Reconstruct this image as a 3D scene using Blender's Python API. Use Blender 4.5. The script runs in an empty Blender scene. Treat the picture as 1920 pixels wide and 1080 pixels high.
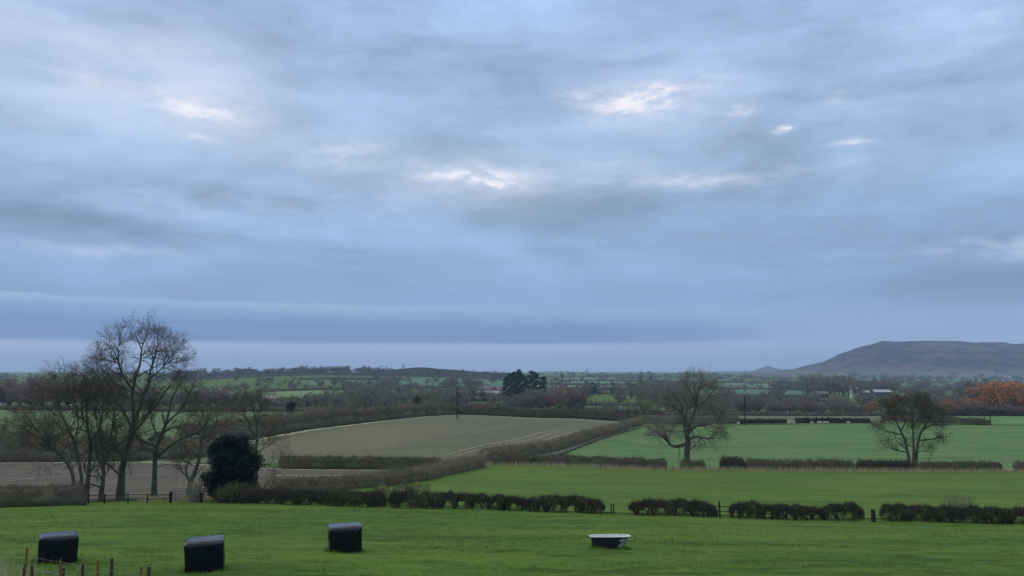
import bpy, bmesh, math, random
import numpy as np
from mathutils import Vector, Matrix

random.seed(7)
RNG = np.random.default_rng(11)
R = math.radians
scene = bpy.context.scene
COL = scene.collection

# ------------------------------------------------------------------ camera
F = 1598.0                     # focal length in pixels of a 1920 wide frame
PITCH = math.atan(157.0 / F)
CAMZ = 6.3
cam_d = bpy.data.cameras.new('camera')
cam_d.sensor_width = 36.0
cam_d.lens = F / 1920.0 * 36.0
cam_d.clip_start = 0.1
cam_d.clip_end = 60000
cam = bpy.data.objects.new('camera', cam_d)
cam.location = (0, 0, CAMZ)
cam.rotation_euler = (R(90) + PITCH, 0, 0)
COL.objects.link(cam)
scene.camera = cam
scene.view_settings.view_transform = 'Standard'
scene.view_settings.look = 'None'
scene.view_settings.gamma = 1
scene.view_settings.use_curve_mapping = False
scene.view_settings.exposure = 0.30

# ------------------------------------------------------------------ node helper
class NT:
    def __init__(s, tree):
        s.t = tree; s.n = tree.nodes; s.l = tree.links
    def new(s, typ, **kw):
        n = s.n.new(typ)
        for k, v in kw.items():
            setattr(n, k, v)
        return n
    def put(s, sock, v):
        if isinstance(v, bpy.types.NodeSocket):
            s.l.new(v, sock)
        elif v is not None:
            sock.default_value = v
    def m(s, op, a, b=None, c=None, clamp=False):
        n = s.n.new('ShaderNodeMath'); n.operation = op; n.use_clamp = clamp
        s.put(n.inputs[0], a); s.put(n.inputs[1], b); s.put(n.inputs[2], c)
        return n.outputs[0]
    def mix(s, f, a, b, mode='MIX'):
        n = s.n.new('ShaderNodeMix'); n.data_type = 'RGBA'; n.blend_type = mode
        s.put(n.inputs[0], f)
        s.put(n.inputs[6], a if isinstance(a, bpy.types.NodeSocket) else (*a, 1))
        s.put(n.inputs[7], b if isinstance(b, bpy.types.NodeSocket) else (*b, 1))
        return n.outputs[2]
    def noise(s, vec, scale, detail=4, rough=0.55, dist=0.0, lac=2.0):
        n = s.n.new('ShaderNodeTexNoise')
        s.put(n.inputs['Vector'], vec)
        n.inputs['Scale'].default_value = scale
        n.inputs['Detail'].default_value = detail
        n.inputs['Roughness'].default_value = rough
        n.inputs['Distortion'].default_value = dist
        return n.outputs[0]
    def rng(s, v, a, b, c=0.0, d=1.0, smooth=True):
        n = s.n.new('ShaderNodeMapRange')
        if smooth: n.interpolation_type = 'SMOOTHSTEP'
        s.put(n.inputs[0], v)
        for i, q in enumerate((a, b, c, d)):
            s.put(n.inputs[1 + i], q)
        return n.outputs[0]
    def xyz(s, x, y, z):
        n = s.n.new('ShaderNodeCombineXYZ')
        s.put(n.inputs[0], x); s.put(n.inputs[1], y); s.put(n.inputs[2], z)
        return n.outputs[0]
    def mapping(s, vec, scale=(1, 1, 1), rot=(0, 0, 0), loc=(0, 0, 0)):
        n = s.n.new('ShaderNodeMapping')
        s.put(n.inputs[0], vec)
        n.inputs['Scale'].default_value = scale
        n.inputs['Rotation'].default_value = rot
        n.inputs['Location'].default_value = loc
        return n.outputs[0]

def lin(r, g, b):
    f = lambda c: c / 12.92 if c <= 0.04045 else ((c + 0.055) / 1.055) ** 2.4
    return (f(r / 255), f(g / 255), f(b / 255))

# ------------------------------------------------------------------ world: dusk overcast
SUN_EL, SUN_AZ = R(38), R(-75)       # azimuth from +Y (view direction) towards +X
def px_azel(px, py):
    V = (540 - py) / F
    yy = math.cos(PITCH) - V * math.sin(PITCH)
    zz = math.sin(PITCH) + V * math.cos(PITCH)
    xx = (px - 960) / F
    return math.atan2(xx, yy), math.atan2(zz, math.hypot(xx, yy))

world = bpy.data.worlds.new('World')
scene.world = world
world.use_nodes = True
W = NT(world.node_tree)
W.n.clear()
tc = W.new('ShaderNodeTexCoord')
sep = W.new('ShaderNodeSeparateXYZ'); W.l.new(tc.outputs['Generated'], sep.inputs[0])
wx, wy, wz = sep.outputs
az0 = W.m('ARCTAN2', wx, wy)
el0 = W.m('ARCSINE', wz)
zc = W.m('MAXIMUM', wz, 0.0)
zp = W.m('ADD', zc, 0.10)
qx = W.m('DIVIDE', wx, zp); qy = W.m('DIVIDE', wy, zp)
plane = W.xyz(qx, qy, 0.0)
# warp of the angular coordinates so that patches are ragged
ang = W.xyz(az0, W.m('MULTIPLY', el0, 2.6), 0.0)
wn1 = W.noise(ang, 7.0, 6, 0.6)
wn2 = W.noise(W.mapping(ang, loc=(9.1, 3.3, 2.2)), 7.0, 6, 0.6)
az = W.m('ADD', az0, W.m('MULTIPLY', W.m('SUBTRACT', wn1, 0.5), 0.11))
el = W.m('ADD', el0, W.m('MULTIPLY', W.m('SUBTRACT', wn2, 0.5), 0.040))
fine = W.noise(ang, 26.0, 5, 0.62)
def blob(px, py, sx, sy, amp, tilt=0.0):
    a, e = px_azel(px, py)
    sa, se = sx / F, sy / F
    da = W.m('SUBTRACT', az, a); de = W.m('SUBTRACT', el, e)
    if tilt:
        de = W.m('ADD', de, W.m('MULTIPLY', da, tilt))
    da = W.m('DIVIDE', da, sa); de = W.m('DIVIDE', de, se)
    r2 = W.m('ADD', W.m('MULTIPLY', da, da), W.m('MULTIPLY', de, de))
    return W.m('MULTIPLY', W.m('EXPONENT', W.m('MULTIPLY', r2, -1.0)), amp)
def total(lst):
    o = lst[0]
    for q in lst[1:]:
        o = W.m('ADD', o, q)
    return o
# general mottling of the layer: far streaks near the horizon, wide soft masses above
big = W.noise(W.mapping(plane, scale=(0.55, 1.0, 1), loc=(2.1, 0.4, 0)), 0.75, 5, 0.55, 0.25)
med = W.noise(W.mapping(ang, scale=(1.0, 1.35, 1), loc=(4.0, 1.0, 0)), 3.6, 7, 0.60, 0.35)
strk = W.noise(W.mapping(ang, scale=(0.8, 5.5, 1), loc=(1.0, 7.0, 0)), 4.0, 5, 0.55, 0.2)
# elevation ramp
ramp = W.new('ShaderNodeValToRGB')
def elf(py): return px_azel(960, py)[1] / 1.2
W.put(ramp.inputs[0], W.m('DIVIDE', el0, 1.2))
stops = [(697, (150, 171, 211)), (655, (142, 167, 206)), (560, (126, 154, 195)), (500, (136, 164, 202)), (410, (140, 168, 203)),
         (300, (151, 177, 208)), (120, (154, 178, 212)), (0, (156, 182, 220))]
cr = ramp.color_ramp
cr.elements[0].position = 0.0; cr.elements[0].color = (*lin(*stops[0][1]), 1)
cr.elements[1].position = 1.0; cr.elements[1].color = (1.05, 1.05, 1.06, 1)
e = cr.elements.new(R(38)/1.2); e.color = (0.60, 0.68, 0.84, 1)
for py, c in stops[1:]:
    e = cr.elements.new(elf(py)); e.color = (*lin(*c), 1)
col = ramp.outputs[0]
# soft light and dark modelling
shade = total([W.m('MULTIPLY', W.m('SUBTRACT', big, 0.5), 0.16), W.m('MULTIPLY', W.m('SUBTRACT', med, 0.5), 1.30),
               W.m('MULTIPLY', W.m('SUBTRACT', strk, 0.5), 0.20), W.m('MULTIPLY', W.m('SUBTRACT', fine, 0.5), 0.20)])
hfade = W.rng(el0, 0.03, 0.16, 0.25, 1.0)
shade = W.m('MULTIPLY', shade, hfade)
lights = total([blob(395, 205, 80, 26, .28), blob(160, 145, 100, 12, .16), blob(355, 260, 34, 9, .45), 
                blob(880, 326, 130, 17, .52), blob(935, 346, 50, 12, .50), blob(640, 285, 90, 25, .30), blob(1300, 335, 180, 14, .35),
                blob(1215, 190, 85, 32, .72), blob(1290, 155, 75, 14, .42), blob(1090, 178, 40, 12, .3), blob(1395, 213, 28, 11, .70), blob(1476, 244, 14, 8, .95),
                blob(1610, 264, 34, 6, .55), blob(1580, 185, 24, 12, .25), blob(1880, 460, 120, 16, .30), blob(200, 470, 160, 9, .20),
                blob(500, 385, 300, 30, .12), blob(1150, 310, 60, 12, .22), blob(1850, 40, 160, 60, .10)])
darks = total([blob(1050, 394, 150, 32, .42), blob(905, 408, 70, 18, .20), blob(565, 388, 60, 16, .20), blob(390, 362, 50, 16, .18), blob(120, 420, 240, 18, .20), blob(1200, 395, 60, 14, .1),
               blob(1860, 530, 220, 34, .22), blob(520, 100, 70, 120, .13), blob(900, 180, 260, 100, .10), blob(1850, 260, 120, 110, .10),
               blob(650, 340, 90, 10, .10), blob(1300, 440, 300, 26, .05)])
rag = W.rng(W.m('ADD', W.m('MULTIPLY', fine, .65), W.m('MULTIPLY', wn2, .35)), 0.38, 0.64, 0.12, 1.7)
broad = total([blob(150, 120, 280, 110, .46), blob(400, 205, 120, 70, .44), blob(890, 335, 220, 50, .36), blob(1240, 195, 180, 80, .26), blob(640, 290, 140, 40, .18), blob(1250, 340, 260, 30, .12)])
lights = W.m('ADD', W.m('MULTIPLY', lights, rag), W.m('MULTIPLY', broad, W.rng(wn1, 0.30, 0.70, 0.45, 1.35)))
tone = W.m('ADD', W.m('SUBTRACT', shade, darks), 1.0)
tone = W.m('MAXIMUM', tone, 0.5)
v = W.new('ShaderNodeVectorMath', operation='SCALE'); W.l.new(col, v.inputs[0]); W.put(v.inputs['Scale'], tone)
col = v.outputs[0]
# colder greenish greys in the thicker cloud
col = W.mix(W.m('MULTIPLY', darks, 1.6, clamp=True), col, lin(122, 148, 172))
col = W.mix(W.m('MULTIPLY', lights, 0.9, clamp=True), col, lin(216, 219, 234))
hot = W.rng(lights, 0.60, 1.3, 0.0, 0.55)
col = W.mix(hot, col, (0.92, 0.86, 0.86))
# the long bank above the horizon, clear strip below it
edge_n = W.noise(W.xyz(az0, W.m('MULTIPLY', el0, 0.8), 0.0), 16.0, 6, 0.6)
edge_l = W.noise(W.xyz(az0, 0.0, 0.0), 2.3, 2, 0.5)
e_top = px_azel(960, 577)[1]; e_bot = px_azel(960, 646)[1]
topn = W.m('ADD', e_top, W.m('ADD', W.m('MULTIPLY', W.m('SUBTRACT', edge_n, 0.5), 0.017), W.m('MULTIPLY', az0, -0.010)))
botn = W.m('ADD', e_bot, W.m('ADD', W.m('MULTIPLY', W.m('SUBTRACT', edge_n, 0.5), 0.006), W.rng(az0, 0.15, 0.48, 0.0, 0.014)))
bank_up = W.rng(W.m('SUBTRACT', topn, el0), -0.0006, 0.0008)
bank_dn = W.rng(W.m('SUBTRACT', el0, botn), -0.0030, 0.0040)
side = W.rng(W.m('ADD', az0, W.m('MULTIPLY', W.m('SUBTRACT', wn1, 0.5), 0.3)), 0.08, 0.42, 1.0, 0.0)
bank = W.m('MULTIPLY', W.m('MULTIPLY', bank_up, bank_dn), side)
depth = W.m('DIVIDE', W.m('SUBTRACT', topn, el0), 0.045, clamp=True)
bcol = W.mix(W.rng(depth, 0.0, 0.62), lin(140, 171, 202), lin(100, 131, 180))
bcol = W.mix(W.rng(strk, 0.35, 0.65, 0.0, 0.4), bcol, lin(112, 144, 196))
col = W.mix(bank, col, bcol)
strip = W.rng(el0, px_azel(960, 652)[1], px_azel(960, 640)[1], 1.0, 0.0)
scol = W.mix(W.rng(el0, 0.0, 0.03), lin(152, 175, 214), lin(168, 180, 216))
scol = W.mix(W.rng(az0, 0.0, 0.35, 0, 0.85), scol, lin(144, 168, 208))
col = W.mix(W.m('MULTIPLY', strip, 0.8), col, scol)
# below the horizon nothing is seen but the haze is lit from there a little
sky = W.new('ShaderNodeTexSky'); sky.sky_type = 'NISHITA'; sky.sun_disc = False
sky.sun_elevation = SUN_EL; sky.sun_rotation = SUN_AZ; sky.altitude = 80
bg1 = W.new('ShaderNodeBackground'); W.l.new(sky.outputs[0], bg1.inputs[0]); bg1.inputs[1].default_value = 0.08
bg2 = W.new('ShaderNodeBackground'); W.l.new(col, bg2.inputs[0]); bg2.inputs[1].default_value = 1.0
mx = W.new('ShaderNodeMixShader'); mx.inputs[0].default_value = 0.93
W.l.new(bg1.outputs[0], mx.inputs[1]); W.l.new(bg2.outputs[0], mx.inputs[2])
wo = W.new('ShaderNodeOutputWorld'); W.l.new(mx.outputs[0], wo.inputs[0])
world.cycles.sampling_method = 'MANUAL'
world.cycles.sample_map_resolution = 512

sun_d = bpy.data.lights.new('sun', 'SUN'); sun_d.energy = 0.95; sun_d.angle = R(50); sun_d.color = (1.0, 0.88, 0.70)
sun = bpy.data.objects.new('sun', sun_d); COL.objects.link(sun)
sd = Vector((math.sin(SUN_AZ) * math.cos(SUN_EL), math.cos(SUN_AZ) * math.cos(SUN_EL), math.sin(SUN_EL)))
sun.rotation_euler = sd.to_track_quat('Z', 'Y').to_euler()
scene.cycles.max_bounces = 4
scene.cycles.diffuse_bounces = 2
scene.cycles.glossy_bounces = 2
scene.cycles.volume_bounces = 0
scene.cycles.transparent_max_bounces = 6
scene.cycles.use_denoising = True

# ------------------------------------------------------------------ object helpers
def tag(o, label=None, cat=None, group=None, kind=None):
    if label: o['label'] = label
    if cat: o['category'] = cat
    if group: o['group'] = group
    if kind: o['kind'] = kind
    return o
def link(o, parent=None):
    COL.objects.link(o)
    if parent is not None: o.parent = parent
    return o
def empty(name, loc, label, cat, group=None, rz=0.0):
    o = bpy.data.objects.new(name, None)
    o.empty_display_size = 0.3
    o.location = loc; o.rotation_euler = (0, 0, rz)
    link(o)
    return tag(o, label, cat, group)
def mesh_np(name, verts, faces, smooth=False):
    """verts (n,3), faces (m,k) with one k"""
    me = bpy.data.meshes.new(name)
    verts = np.asarray(verts, dtype=np.float32); faces = np.asarray(faces, dtype=np.int32)
    k = faces.shape[1]; m = faces.shape[0]
    me.vertices.add(len(verts)); me.vertices.foreach_set('co', verts.ravel())
    me.loops.add(m * k); me.loops.foreach_set('vertex_index', faces.ravel())
    me.polygons.add(m)
    me.polygons.foreach_set('loop_start', np.arange(0, m * k, k, dtype=np.int32))
    if smooth: me.polygons.foreach_set('use_smooth', np.ones(m, dtype=bool))
    me.update(calc_edges=True)
    return me
def obj(name, me, mat, parent=None):
    if mat is not None:
        me.materials.clear(); me.materials.append(mat)
    o = bpy.data.objects.new(name, me)
    return link(o, parent)
def copy_tree(o, parent=None):
    c = o.copy(); COL.objects.link(c); c.parent = parent
    for ch in list(o.children):
        copy_tree(ch, c)
    return c
class MB:
    """collects mixed shapes into one mesh"""
    def __init__(s): s.v = []; s.f = []; 
    def add(s, vs, fs):
        b = len(s.v); s.v += [tuple(q) for q in vs]; s.f += [tuple(i + b for i in f) for f in fs]
    def box(s, c, size, rz=0.0, rx=0.0, ry=0.0):
        m = Matrix.Translation(c) @ Matrix.Rotation(rz, 4, 'Z') @ Matrix.Rotation(ry, 4, 'Y') @ Matrix.Rotation(rx, 4, 'X')
        x, y, z = (q / 2 for q in size)
        vs = [m @ Vector(q) for q in [(-x,-y,-z),(x,-y,-z),(x,y,-z),(-x,y,-z),(-x,-y,z),(x,-y,z),(x,y,z),(-x,y,z)]]
        s.add(vs, [(0,3,2,1),(4,5,6,7),(0,1,5,4),(1,2,6,5),(2,3,7,6),(3,0,4,7)])
    def tube(s, pts, rad, k=6, cap=True):
        pts = [Vector(p) for p in pts]
        if not isinstance(rad, (list, tuple)): rad = [rad] * len(pts)
        rings = []
        for i, p in enumerate(pts):
            d = (pts[min(i + 1, len(pts) - 1)] - pts[max(i - 1, 0)]).normalized()
            a = d.orthogonal().normalized() if abs(d.z) < 0.9 else Vector((1, 0, 0)).cross(d).normalized()
            b = d.cross(a)
            rings.append([p + (a * math.cos(2 * math.pi * j / k) + b * math.sin(2 * math.pi * j / k)) * rad[i] for j in range(k)])
        vs = [q for r in rings for q in r]; fs = []
        for i in range(len(pts) - 1):
            for j in range(k):
                fs.append((i * k + j, i * k + (j + 1) % k, (i + 1) * k + (j + 1) % k, (i + 1) * k + j))
        if cap:
            fs.append(tuple(reversed(range(k)))); fs.append(tuple((len(pts) - 1) * k + j for j in range(k)))
        s.add(vs, fs)
    def mesh(s, name, smooth=False):
        me = bpy.data.meshes.new(name); me.from_pydata(s.v, [], s.f)
        if smooth: me.polygons.foreach_set('use_smooth', [True] * len(me.polygons))
        me.update(); return me
    def build(s, name, mat, parent=None, smooth=False):
        return obj(name, s.mesh(name, smooth), mat, parent)

# ------------------------------------------------------------------ materials
def base_mat(name):
    m = bpy.data.materials.new(name); m.use_nodes = True
    t = NT(m.node_tree)
    return m, t, t.n['Principled BSDF']
def simple(name, c, rough=0.8, c2=None, scale=3.0, bump=0.0, spec=0.3, metal=0.0, bscale=None):
    m, t, p = base_mat(name)
    tcn = t.new('ShaderNodeTexCoord'); vec = tcn.outputs['Object']
    n = t.noise(vec, scale, 5)
    t.put(p.inputs['Base Color'], t.mix(t.rng(n, 0.3, 0.7), c, c2 or tuple(q * 0.7 for q in c)))
    p.inputs['Roughness'].default_value = rough
    p.inputs['Specular IOR Level'].default_value = spec
    p.inputs['Metallic'].default_value = metal
    if bump:
        b = t.new('ShaderNodeBump'); b.inputs['Strength'].default_value = 0.6; b.inputs['Distance'].default_value = bump
        t.l.new(t.noise(vec, bscale or scale * 4, 5), b.inputs['Height']); t.l.new(b.outputs[0], p.inputs['Normal'])
    return m
def leafy(name, c1, c2, c3=None, rough=0.75, scale=0.35, trans=0.0, spec=0.2):
    """foliage and twigs: colour varies from piece to piece and in clumps"""
    m, t, p = base_mat(name)
    g = t.new('ShaderNodeNewGeometry')
    tcn = t.new('ShaderNodeTexCoord')
    n = t.noise(tcn.outputs['Object'], scale, 3)
    f = t.m('ADD', t.m('MULTIPLY', g.outputs['Random Per Island'], 0.5), t.m('MULTIPLY', t.rng(n, 0.3, 0.7), 0.5))
    c = t.mix(f, c1, c2)
    if c3:
        n2 = t.noise(t.mapping(tcn.outputs['Object'], loc=(7, 3, 1)), scale * 0.6, 3)
        c = t.mix(t.rng(n2, 0.45, 0.65), c, c3)
    t.put(p.inputs['Base Color'], c)
    p.inputs['Roughness'].default_value = rough
    p.inputs['Specular IOR Level'].default_value = spec
    return m
def field_mat(name, c1, c2, c3, scale=0.05, fine=2.0, rows=None, rowdir=0.0, rowamt=0.25, bump=0.04, fineamt=0.35, aniso=1.0, rowwarp=0.3, streak=0.0):
    """ground cover in world coordinates: wide mottling, fine grain, optional drill rows"""
    m, t, p = base_mat(name)
    g = t.new('ShaderNodeNewGeometry'); pos = g.outputs['Position']
    v = t.mapping(pos, scale=(1, aniso, 1), rot=(0, 0, rowdir))
    n1 = t.noise(v, scale, 5, 0.6, 0.4)
    n2 = t.noise(t.mapping(pos, loc=(31, 17, 0)), scale * 3.3, 5, 0.6)
    n3 = t.noise(v, fine, 6, 0.7)
    c = t.mix(t.rng(n1, 0.32, 0.68), c1, c2)
    c = t.mix(t.rng(n2, 0.45, 0.75, 0, 0.75), c, c3)
    c = t.mix(t.rng(n3, 0.3, 0.7, 0.0, fineamt), c, tuple(q * 0.45 for q in c2))
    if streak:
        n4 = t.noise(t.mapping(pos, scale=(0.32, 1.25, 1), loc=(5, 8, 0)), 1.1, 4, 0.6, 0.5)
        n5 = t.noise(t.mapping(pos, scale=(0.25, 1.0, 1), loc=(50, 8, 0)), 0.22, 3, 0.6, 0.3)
        c = t.mix(t.m('MULTIPLY', t.rng(n4, 0.47, 0.62), streak), c, tuple(q*0.42 for q in c1))  # dark streaks painted into the colour, standing for shade on tufty undulations
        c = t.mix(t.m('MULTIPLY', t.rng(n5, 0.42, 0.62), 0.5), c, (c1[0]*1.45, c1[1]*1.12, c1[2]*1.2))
    if rows:
        w = t.new('ShaderNodeTexWave'); w.wave_type = 'BANDS'; w.bands_direction = 'X'
        t.put(w.inputs['Vector'], t.mapping(pos, rot=(0, 0, rowdir)))
        w.inputs['Scale'].default_value = rows; w.inputs['Distortion'].default_value = rowwarp
        w.inputs['Detail'].default_value = 1; w.inputs['Detail Scale'].default_value = 0.2
        c = t.mix(t.m('MULTIPLY', t.rng(w.outputs[0], 0.6, 1.0), rowamt), c, tuple(q * 0.5 for q in c1))
    t.put(p.inputs['Base Color'], c)
    p.inputs['Roughness'].default_value = 0.95
    p.inputs['Specular IOR Level'].default_value = 0.1
    b = t.new('ShaderNodeBump'); b.inputs['Strength'].default_value = 0.7; b.inputs['Distance'].default_value = bump
    t.l.new(n3, b.inputs['Height']); t.l.new(b.outputs[0], p.inputs['Normal'])
    return m

M = {}
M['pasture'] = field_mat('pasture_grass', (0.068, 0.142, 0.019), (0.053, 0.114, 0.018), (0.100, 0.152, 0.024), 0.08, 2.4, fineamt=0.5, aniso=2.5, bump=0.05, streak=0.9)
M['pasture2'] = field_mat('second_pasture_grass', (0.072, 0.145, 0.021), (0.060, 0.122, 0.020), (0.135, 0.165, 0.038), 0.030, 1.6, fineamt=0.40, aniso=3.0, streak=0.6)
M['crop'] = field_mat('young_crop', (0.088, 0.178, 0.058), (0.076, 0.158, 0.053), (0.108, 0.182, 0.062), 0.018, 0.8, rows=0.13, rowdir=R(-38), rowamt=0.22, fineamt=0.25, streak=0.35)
M['crop_pale'] = field_mat('bright_young_crop', (0.100, 0.190, 0.060), (0.085, 0.165, 0.055), (0.115, 0.200, 0.070), 0.012, 0.5, fineamt=0.2)  # a paler green crop than the main crop field
M['crop_dull'] = field_mat('muted_green_crop', (0.095, 0.155, 0.065), (0.080, 0.135, 0.058), (0.120, 0.155, 0.075), 0.02, 0.8, fineamt=0.25)
M['plough'] = field_mat('drilled_soil', (0.160, 0.142, 0.095), (0.112, 0.124, 0.076), (0.082, 0.112, 0.064), 0.016, 1.2, rows=0.22, rowdir=R(-52), rowamt=0.3, fineamt=0.42)
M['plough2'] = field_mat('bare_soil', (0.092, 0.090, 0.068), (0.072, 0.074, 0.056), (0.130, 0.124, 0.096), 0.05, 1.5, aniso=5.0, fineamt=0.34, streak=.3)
M['rough'] = field_mat('rough_grass', (0.095, 0.105, 0.050), (0.070, 0.085, 0.040), (0.140, 0.125, 0.075), 0.12, 1.3)
M['verge'] = field_mat('pale_verge', (0.42, 0.38, 0.26), (0.30, 0.28, 0.18), (0.48, 0.44, 0.33), 0.3, 2.0)
M['greyverge'] = field_mat('grey_green_verge', (0.15, 0.17, 0.12), (0.12, 0.14, 0.09), (0.19, 0.19, 0.14), 0.2, 1.5)
M['rut'] = field_mat('wheel_rut', (0.26, 0.24, 0.175), (0.20, 0.19, 0.14), (0.28, 0.26, 0.20), 0.3, 2.0)
M['tram'] = field_mat('crop_tramline', (0.078, 0.140, 0.048), (0.070, 0.125, 0.045), (0.09, 0.14, 0.05), 0.3, 2.0)
M['furrow'] = field_mat('dark_furrow', (0.030, 0.050, 0.025), (0.025, 0.040, 0.02), (0.04, 0.06, 0.03), 0.3, 2.0)
M['farfield_a'] = field_mat('far_green_field', (0.080, 0.165, 0.085), (0.070, 0.145, 0.075), (0.095, 0.17, 0.09), 0.004, 0.05)
M['farfield_b'] = field_mat('far_pale_field', (0.120, 0.180, 0.105), (0.105, 0.165, 0.09), (0.13, 0.18, 0.11), 0.004, 0.05)
M['farfield_c'] = field_mat('far_lime_field', (0.145, 0.215, 0.075), (0.12, 0.19, 0.07), (0.15, 0.20, 0.09), 0.004, 0.05)
M['farfield_d'] = field_mat('far_tan_field', (0.19, 0.18, 0.13), (0.17, 0.16, 0.12), (0.15, 0.16, 0.11), 0.004, 0.05)
M['bark'] = simple('tree_bark', (0.055, 0.054, 0.038), 0.9, (0.095, 0.102, 0.064), 1.5, 0.03)
M['twig'] = leafy('winter_twigs', (0.060, 0.056, 0.038), (0.125, 0.115, 0.080))
M['twig_pale'] = leafy('pale_twigs', (0.105, 0.100, 0.078), (0.26, 0.25, 0.215))
M['twig_grey'] = leafy('grey_twigs', (0.130, 0.140, 0.122), (0.235, 0.240, 0.210), (0.14, 0.175, 0.13), scale=0.2)
M['twig_far'] = leafy('far_tree_twigs', (0.050, 0.052, 0.045), (0.11, 0.10, 0.085), scale=.01)
M['twig_mauve'] = leafy('mauve_twigs', (0.160, 0.122, 0.115), (0.270, 0.210, 0.195))
M['twig_red'] = leafy('reddish_twigs', (0.21, 0.105, 0.090), (0.28, 0.16, 0.14))
M['twig_green'] = leafy('mossy_twigs', (0.110, 0.135, 0.075), (0.200, 0.215, 0.125))
M['leaf_brown'] = leafy('withered_leaves', (0.100, 0.070, 0.045), (0.20, 0.13, 0.085))
M['leaf_dark'] = leafy('dark_leaves', (0.045, 0.056, 0.030), (0.095, 0.098, 0.055), (0.10, 0.072, 0.045))
M['leaf_rust'] = leafy('russet_beech_leaves', (0.50, 0.24, 0.10), (0.35, 0.18, 0.09), (0.22, 0.15, 0.11), scale=0.25)
M['leaf_pine'] = leafy('pine_needles', (0.016, 0.045, 0.032), (0.028, 0.065, 0.045))
M['leaf_holly'] = leafy('holly_leaves', (0.006, 0.016, 0.015), (0.016, 0.034, 0.028), spec=0.12, rough=0.7, scale=1.2)
M['leaf_olive'] = leafy('olive_leaves', (0.060, 0.080, 0.035), (0.10, 0.115, 0.05))
M['hedge_dark'] = leafy('dark_hedge_twigs', (0.020, 0.022, 0.017), (0.058, 0.054, 0.040), (0.062, 0.045, 0.038), scale=0.6)
M['hedge_brown'] = leafy('brown_hedge_twigs', (0.150, 0.130, 0.088), (0.270, 0.235, 0.155), (0.150, 0.155, 0.095), scale=0.4)
M['hedge_green'] = leafy('green_hedge_leaves', (0.060, 0.076, 0.036), (0.140, 0.150, 0.070), (0.130, 0.110, 0.070), scale=0.5)
M['hedge_mid'] = leafy('mid_hedge_twigs', (0.070, 0.076, 0.048), (0.150, 0.135, 0.090), (0.120, 0.098, 0.080), scale=0.3)
M['bramble'] = leafy('yellow_bramble_leaves', (0.16, 0.16, 0.06), (0.26, 0.23, 0.11), (0.10, 0.12, 0.05), scale=1.0)
M['straw'] = leafy('dry_grass_blades', (0.30, 0.26, 0.13), (0.45, 0.40, 0.24), scale=1.0)
M['blade'] = leafy('grass_blades', (0.090, 0.185, 0.024), (0.130, 0.235, 0.034), (0.145, 0.205, 0.036), scale=0.12, rough=0.6)
M['wood_post'] = simple('ochre_brown_stake', (0.20, 0.105, 0.018), 0.85, (0.13, 0.07, 0.016), 4, 0.005)
M['wood_old'] = simple('weathered_post', (0.075, 0.060, 0.035), 0.9, (0.04, 0.035, 0.022), 4, 0.008)
M['wood_black'] = simple('creosoted_post', (0.012, 0.011, 0.010), 0.8, (0.02, 0.018, 0.015), 4, 0.005)
M['pole'] = simple('telegraph_pole_wood', (0.022, 0.016, 0.014), 0.85)
M['wire'] = simple('galvanised_wire', (0.26, 0.28, 0.25), 0.5, metal=0.3)
M['steel'] = simple('galvanised_steel', (0.15, 0.165, 0.18), 0.6, metal=0.3)
M['lattice'] = simple('grey_lattice_steel', (0.10, 0.12, 0.14), 0.6)
M['wool'] = simple('sheep_wool', (0.50, 0.48, 0.44), 0.95, (0.42, 0.40, 0.36), 8, 0.02)
M['wall_white'] = simple('whitewashed_wall', (0.48, 0.48, 0.45), 0.8)
M['wall_brick'] = simple('brick_wall', (0.30, 0.15, 0.10), 0.85)
M['wall_stone'] = simple('stone_wall', (0.34, 0.32, 0.27), 0.85)
M['roof_grey'] = simple('grey_roofing', (0.30, 0.31, 0.31), 0.7)
M['roof_white'] = simple('pale_sheet_roofing', (0.34, 0.36, 0.38), 0.6)
M['roof_tile'] = simple('clay_tiles', (0.22, 0.12, 0.09), 0.8)
M['roof_brown'] = simple('brown_sheet_roofing', (0.13, 0.11, 0.10), 0.7)
M['silo'] = simple('cream_silo_panels', (0.62, 0.62, 0.50), 0.5)
M['glass'] = simple('window_glass', (0.03, 0.04, 0.05), 0.1, spec=0.5)
M['barn_dark'] = simple('dark_cladding', (0.05, 0.055, 0.06), 0.7)
M['pipe_black'] = simple('black_insulator', (0.02, 0.02, 0.02), 0.4)

# ------------------------------------------------------------------ terrain
CPX = [0, 300, 600, 860, 1050, 1250, 1550, 1920]
TAB = {   # distance ahead : picture row of the ground at those columns (survey of the relief)
 28:   [1054, 1060, 1056, 1058, 1059, 1059, 1060, 1062],
 40:   [992, 990, 990, 991, 993, 996, 1000, 1003],
 58:   [955, 948, 950, 956, 962, 969, 977, 984],
 75:   [938, 934, 929, 930, 935, 938, 946, 950],
 110:  [895, 893, 893, 895, 903, 906, 908, 911],
 150:  [868, 867, 867, 867, 873, 880, 882, 884],
 200:  [838, 840, 825, 815, 838, 851, 851, 853],
 245:  [820, 822, 801, 787, 803, 824, 822, 824],
 300:  [800, 802, 788, 777, 785, 799, 797, 798],
 400:  [772, 774, 772, 771, 775, 780, 781, 783],
 600:  [762, 760, 760, 761, 763, 765, 766, 770],
 900:  [748, 745, 735, 742, 745, 748, 750, 754],
 1300: [733, 730, 719, 722, 730, 732, 736, 740],
 1700: [722, 716, 705, 709, 721, 723, 728, 732],
 2200: [712, 706, 700, 702, 713, 714, 718, 724],
 3000: [706, 704, 704, 705, 706, 707, 712, 716],
 4500: [700, 700, 700, 700, 701, 701, 706, 708],
 7000: [698.5] * 8,
 14500: [697.6] * 8,
}
def tanv(py): return math.tan(PITCH + math.atan((540 - py) / F))
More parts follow.
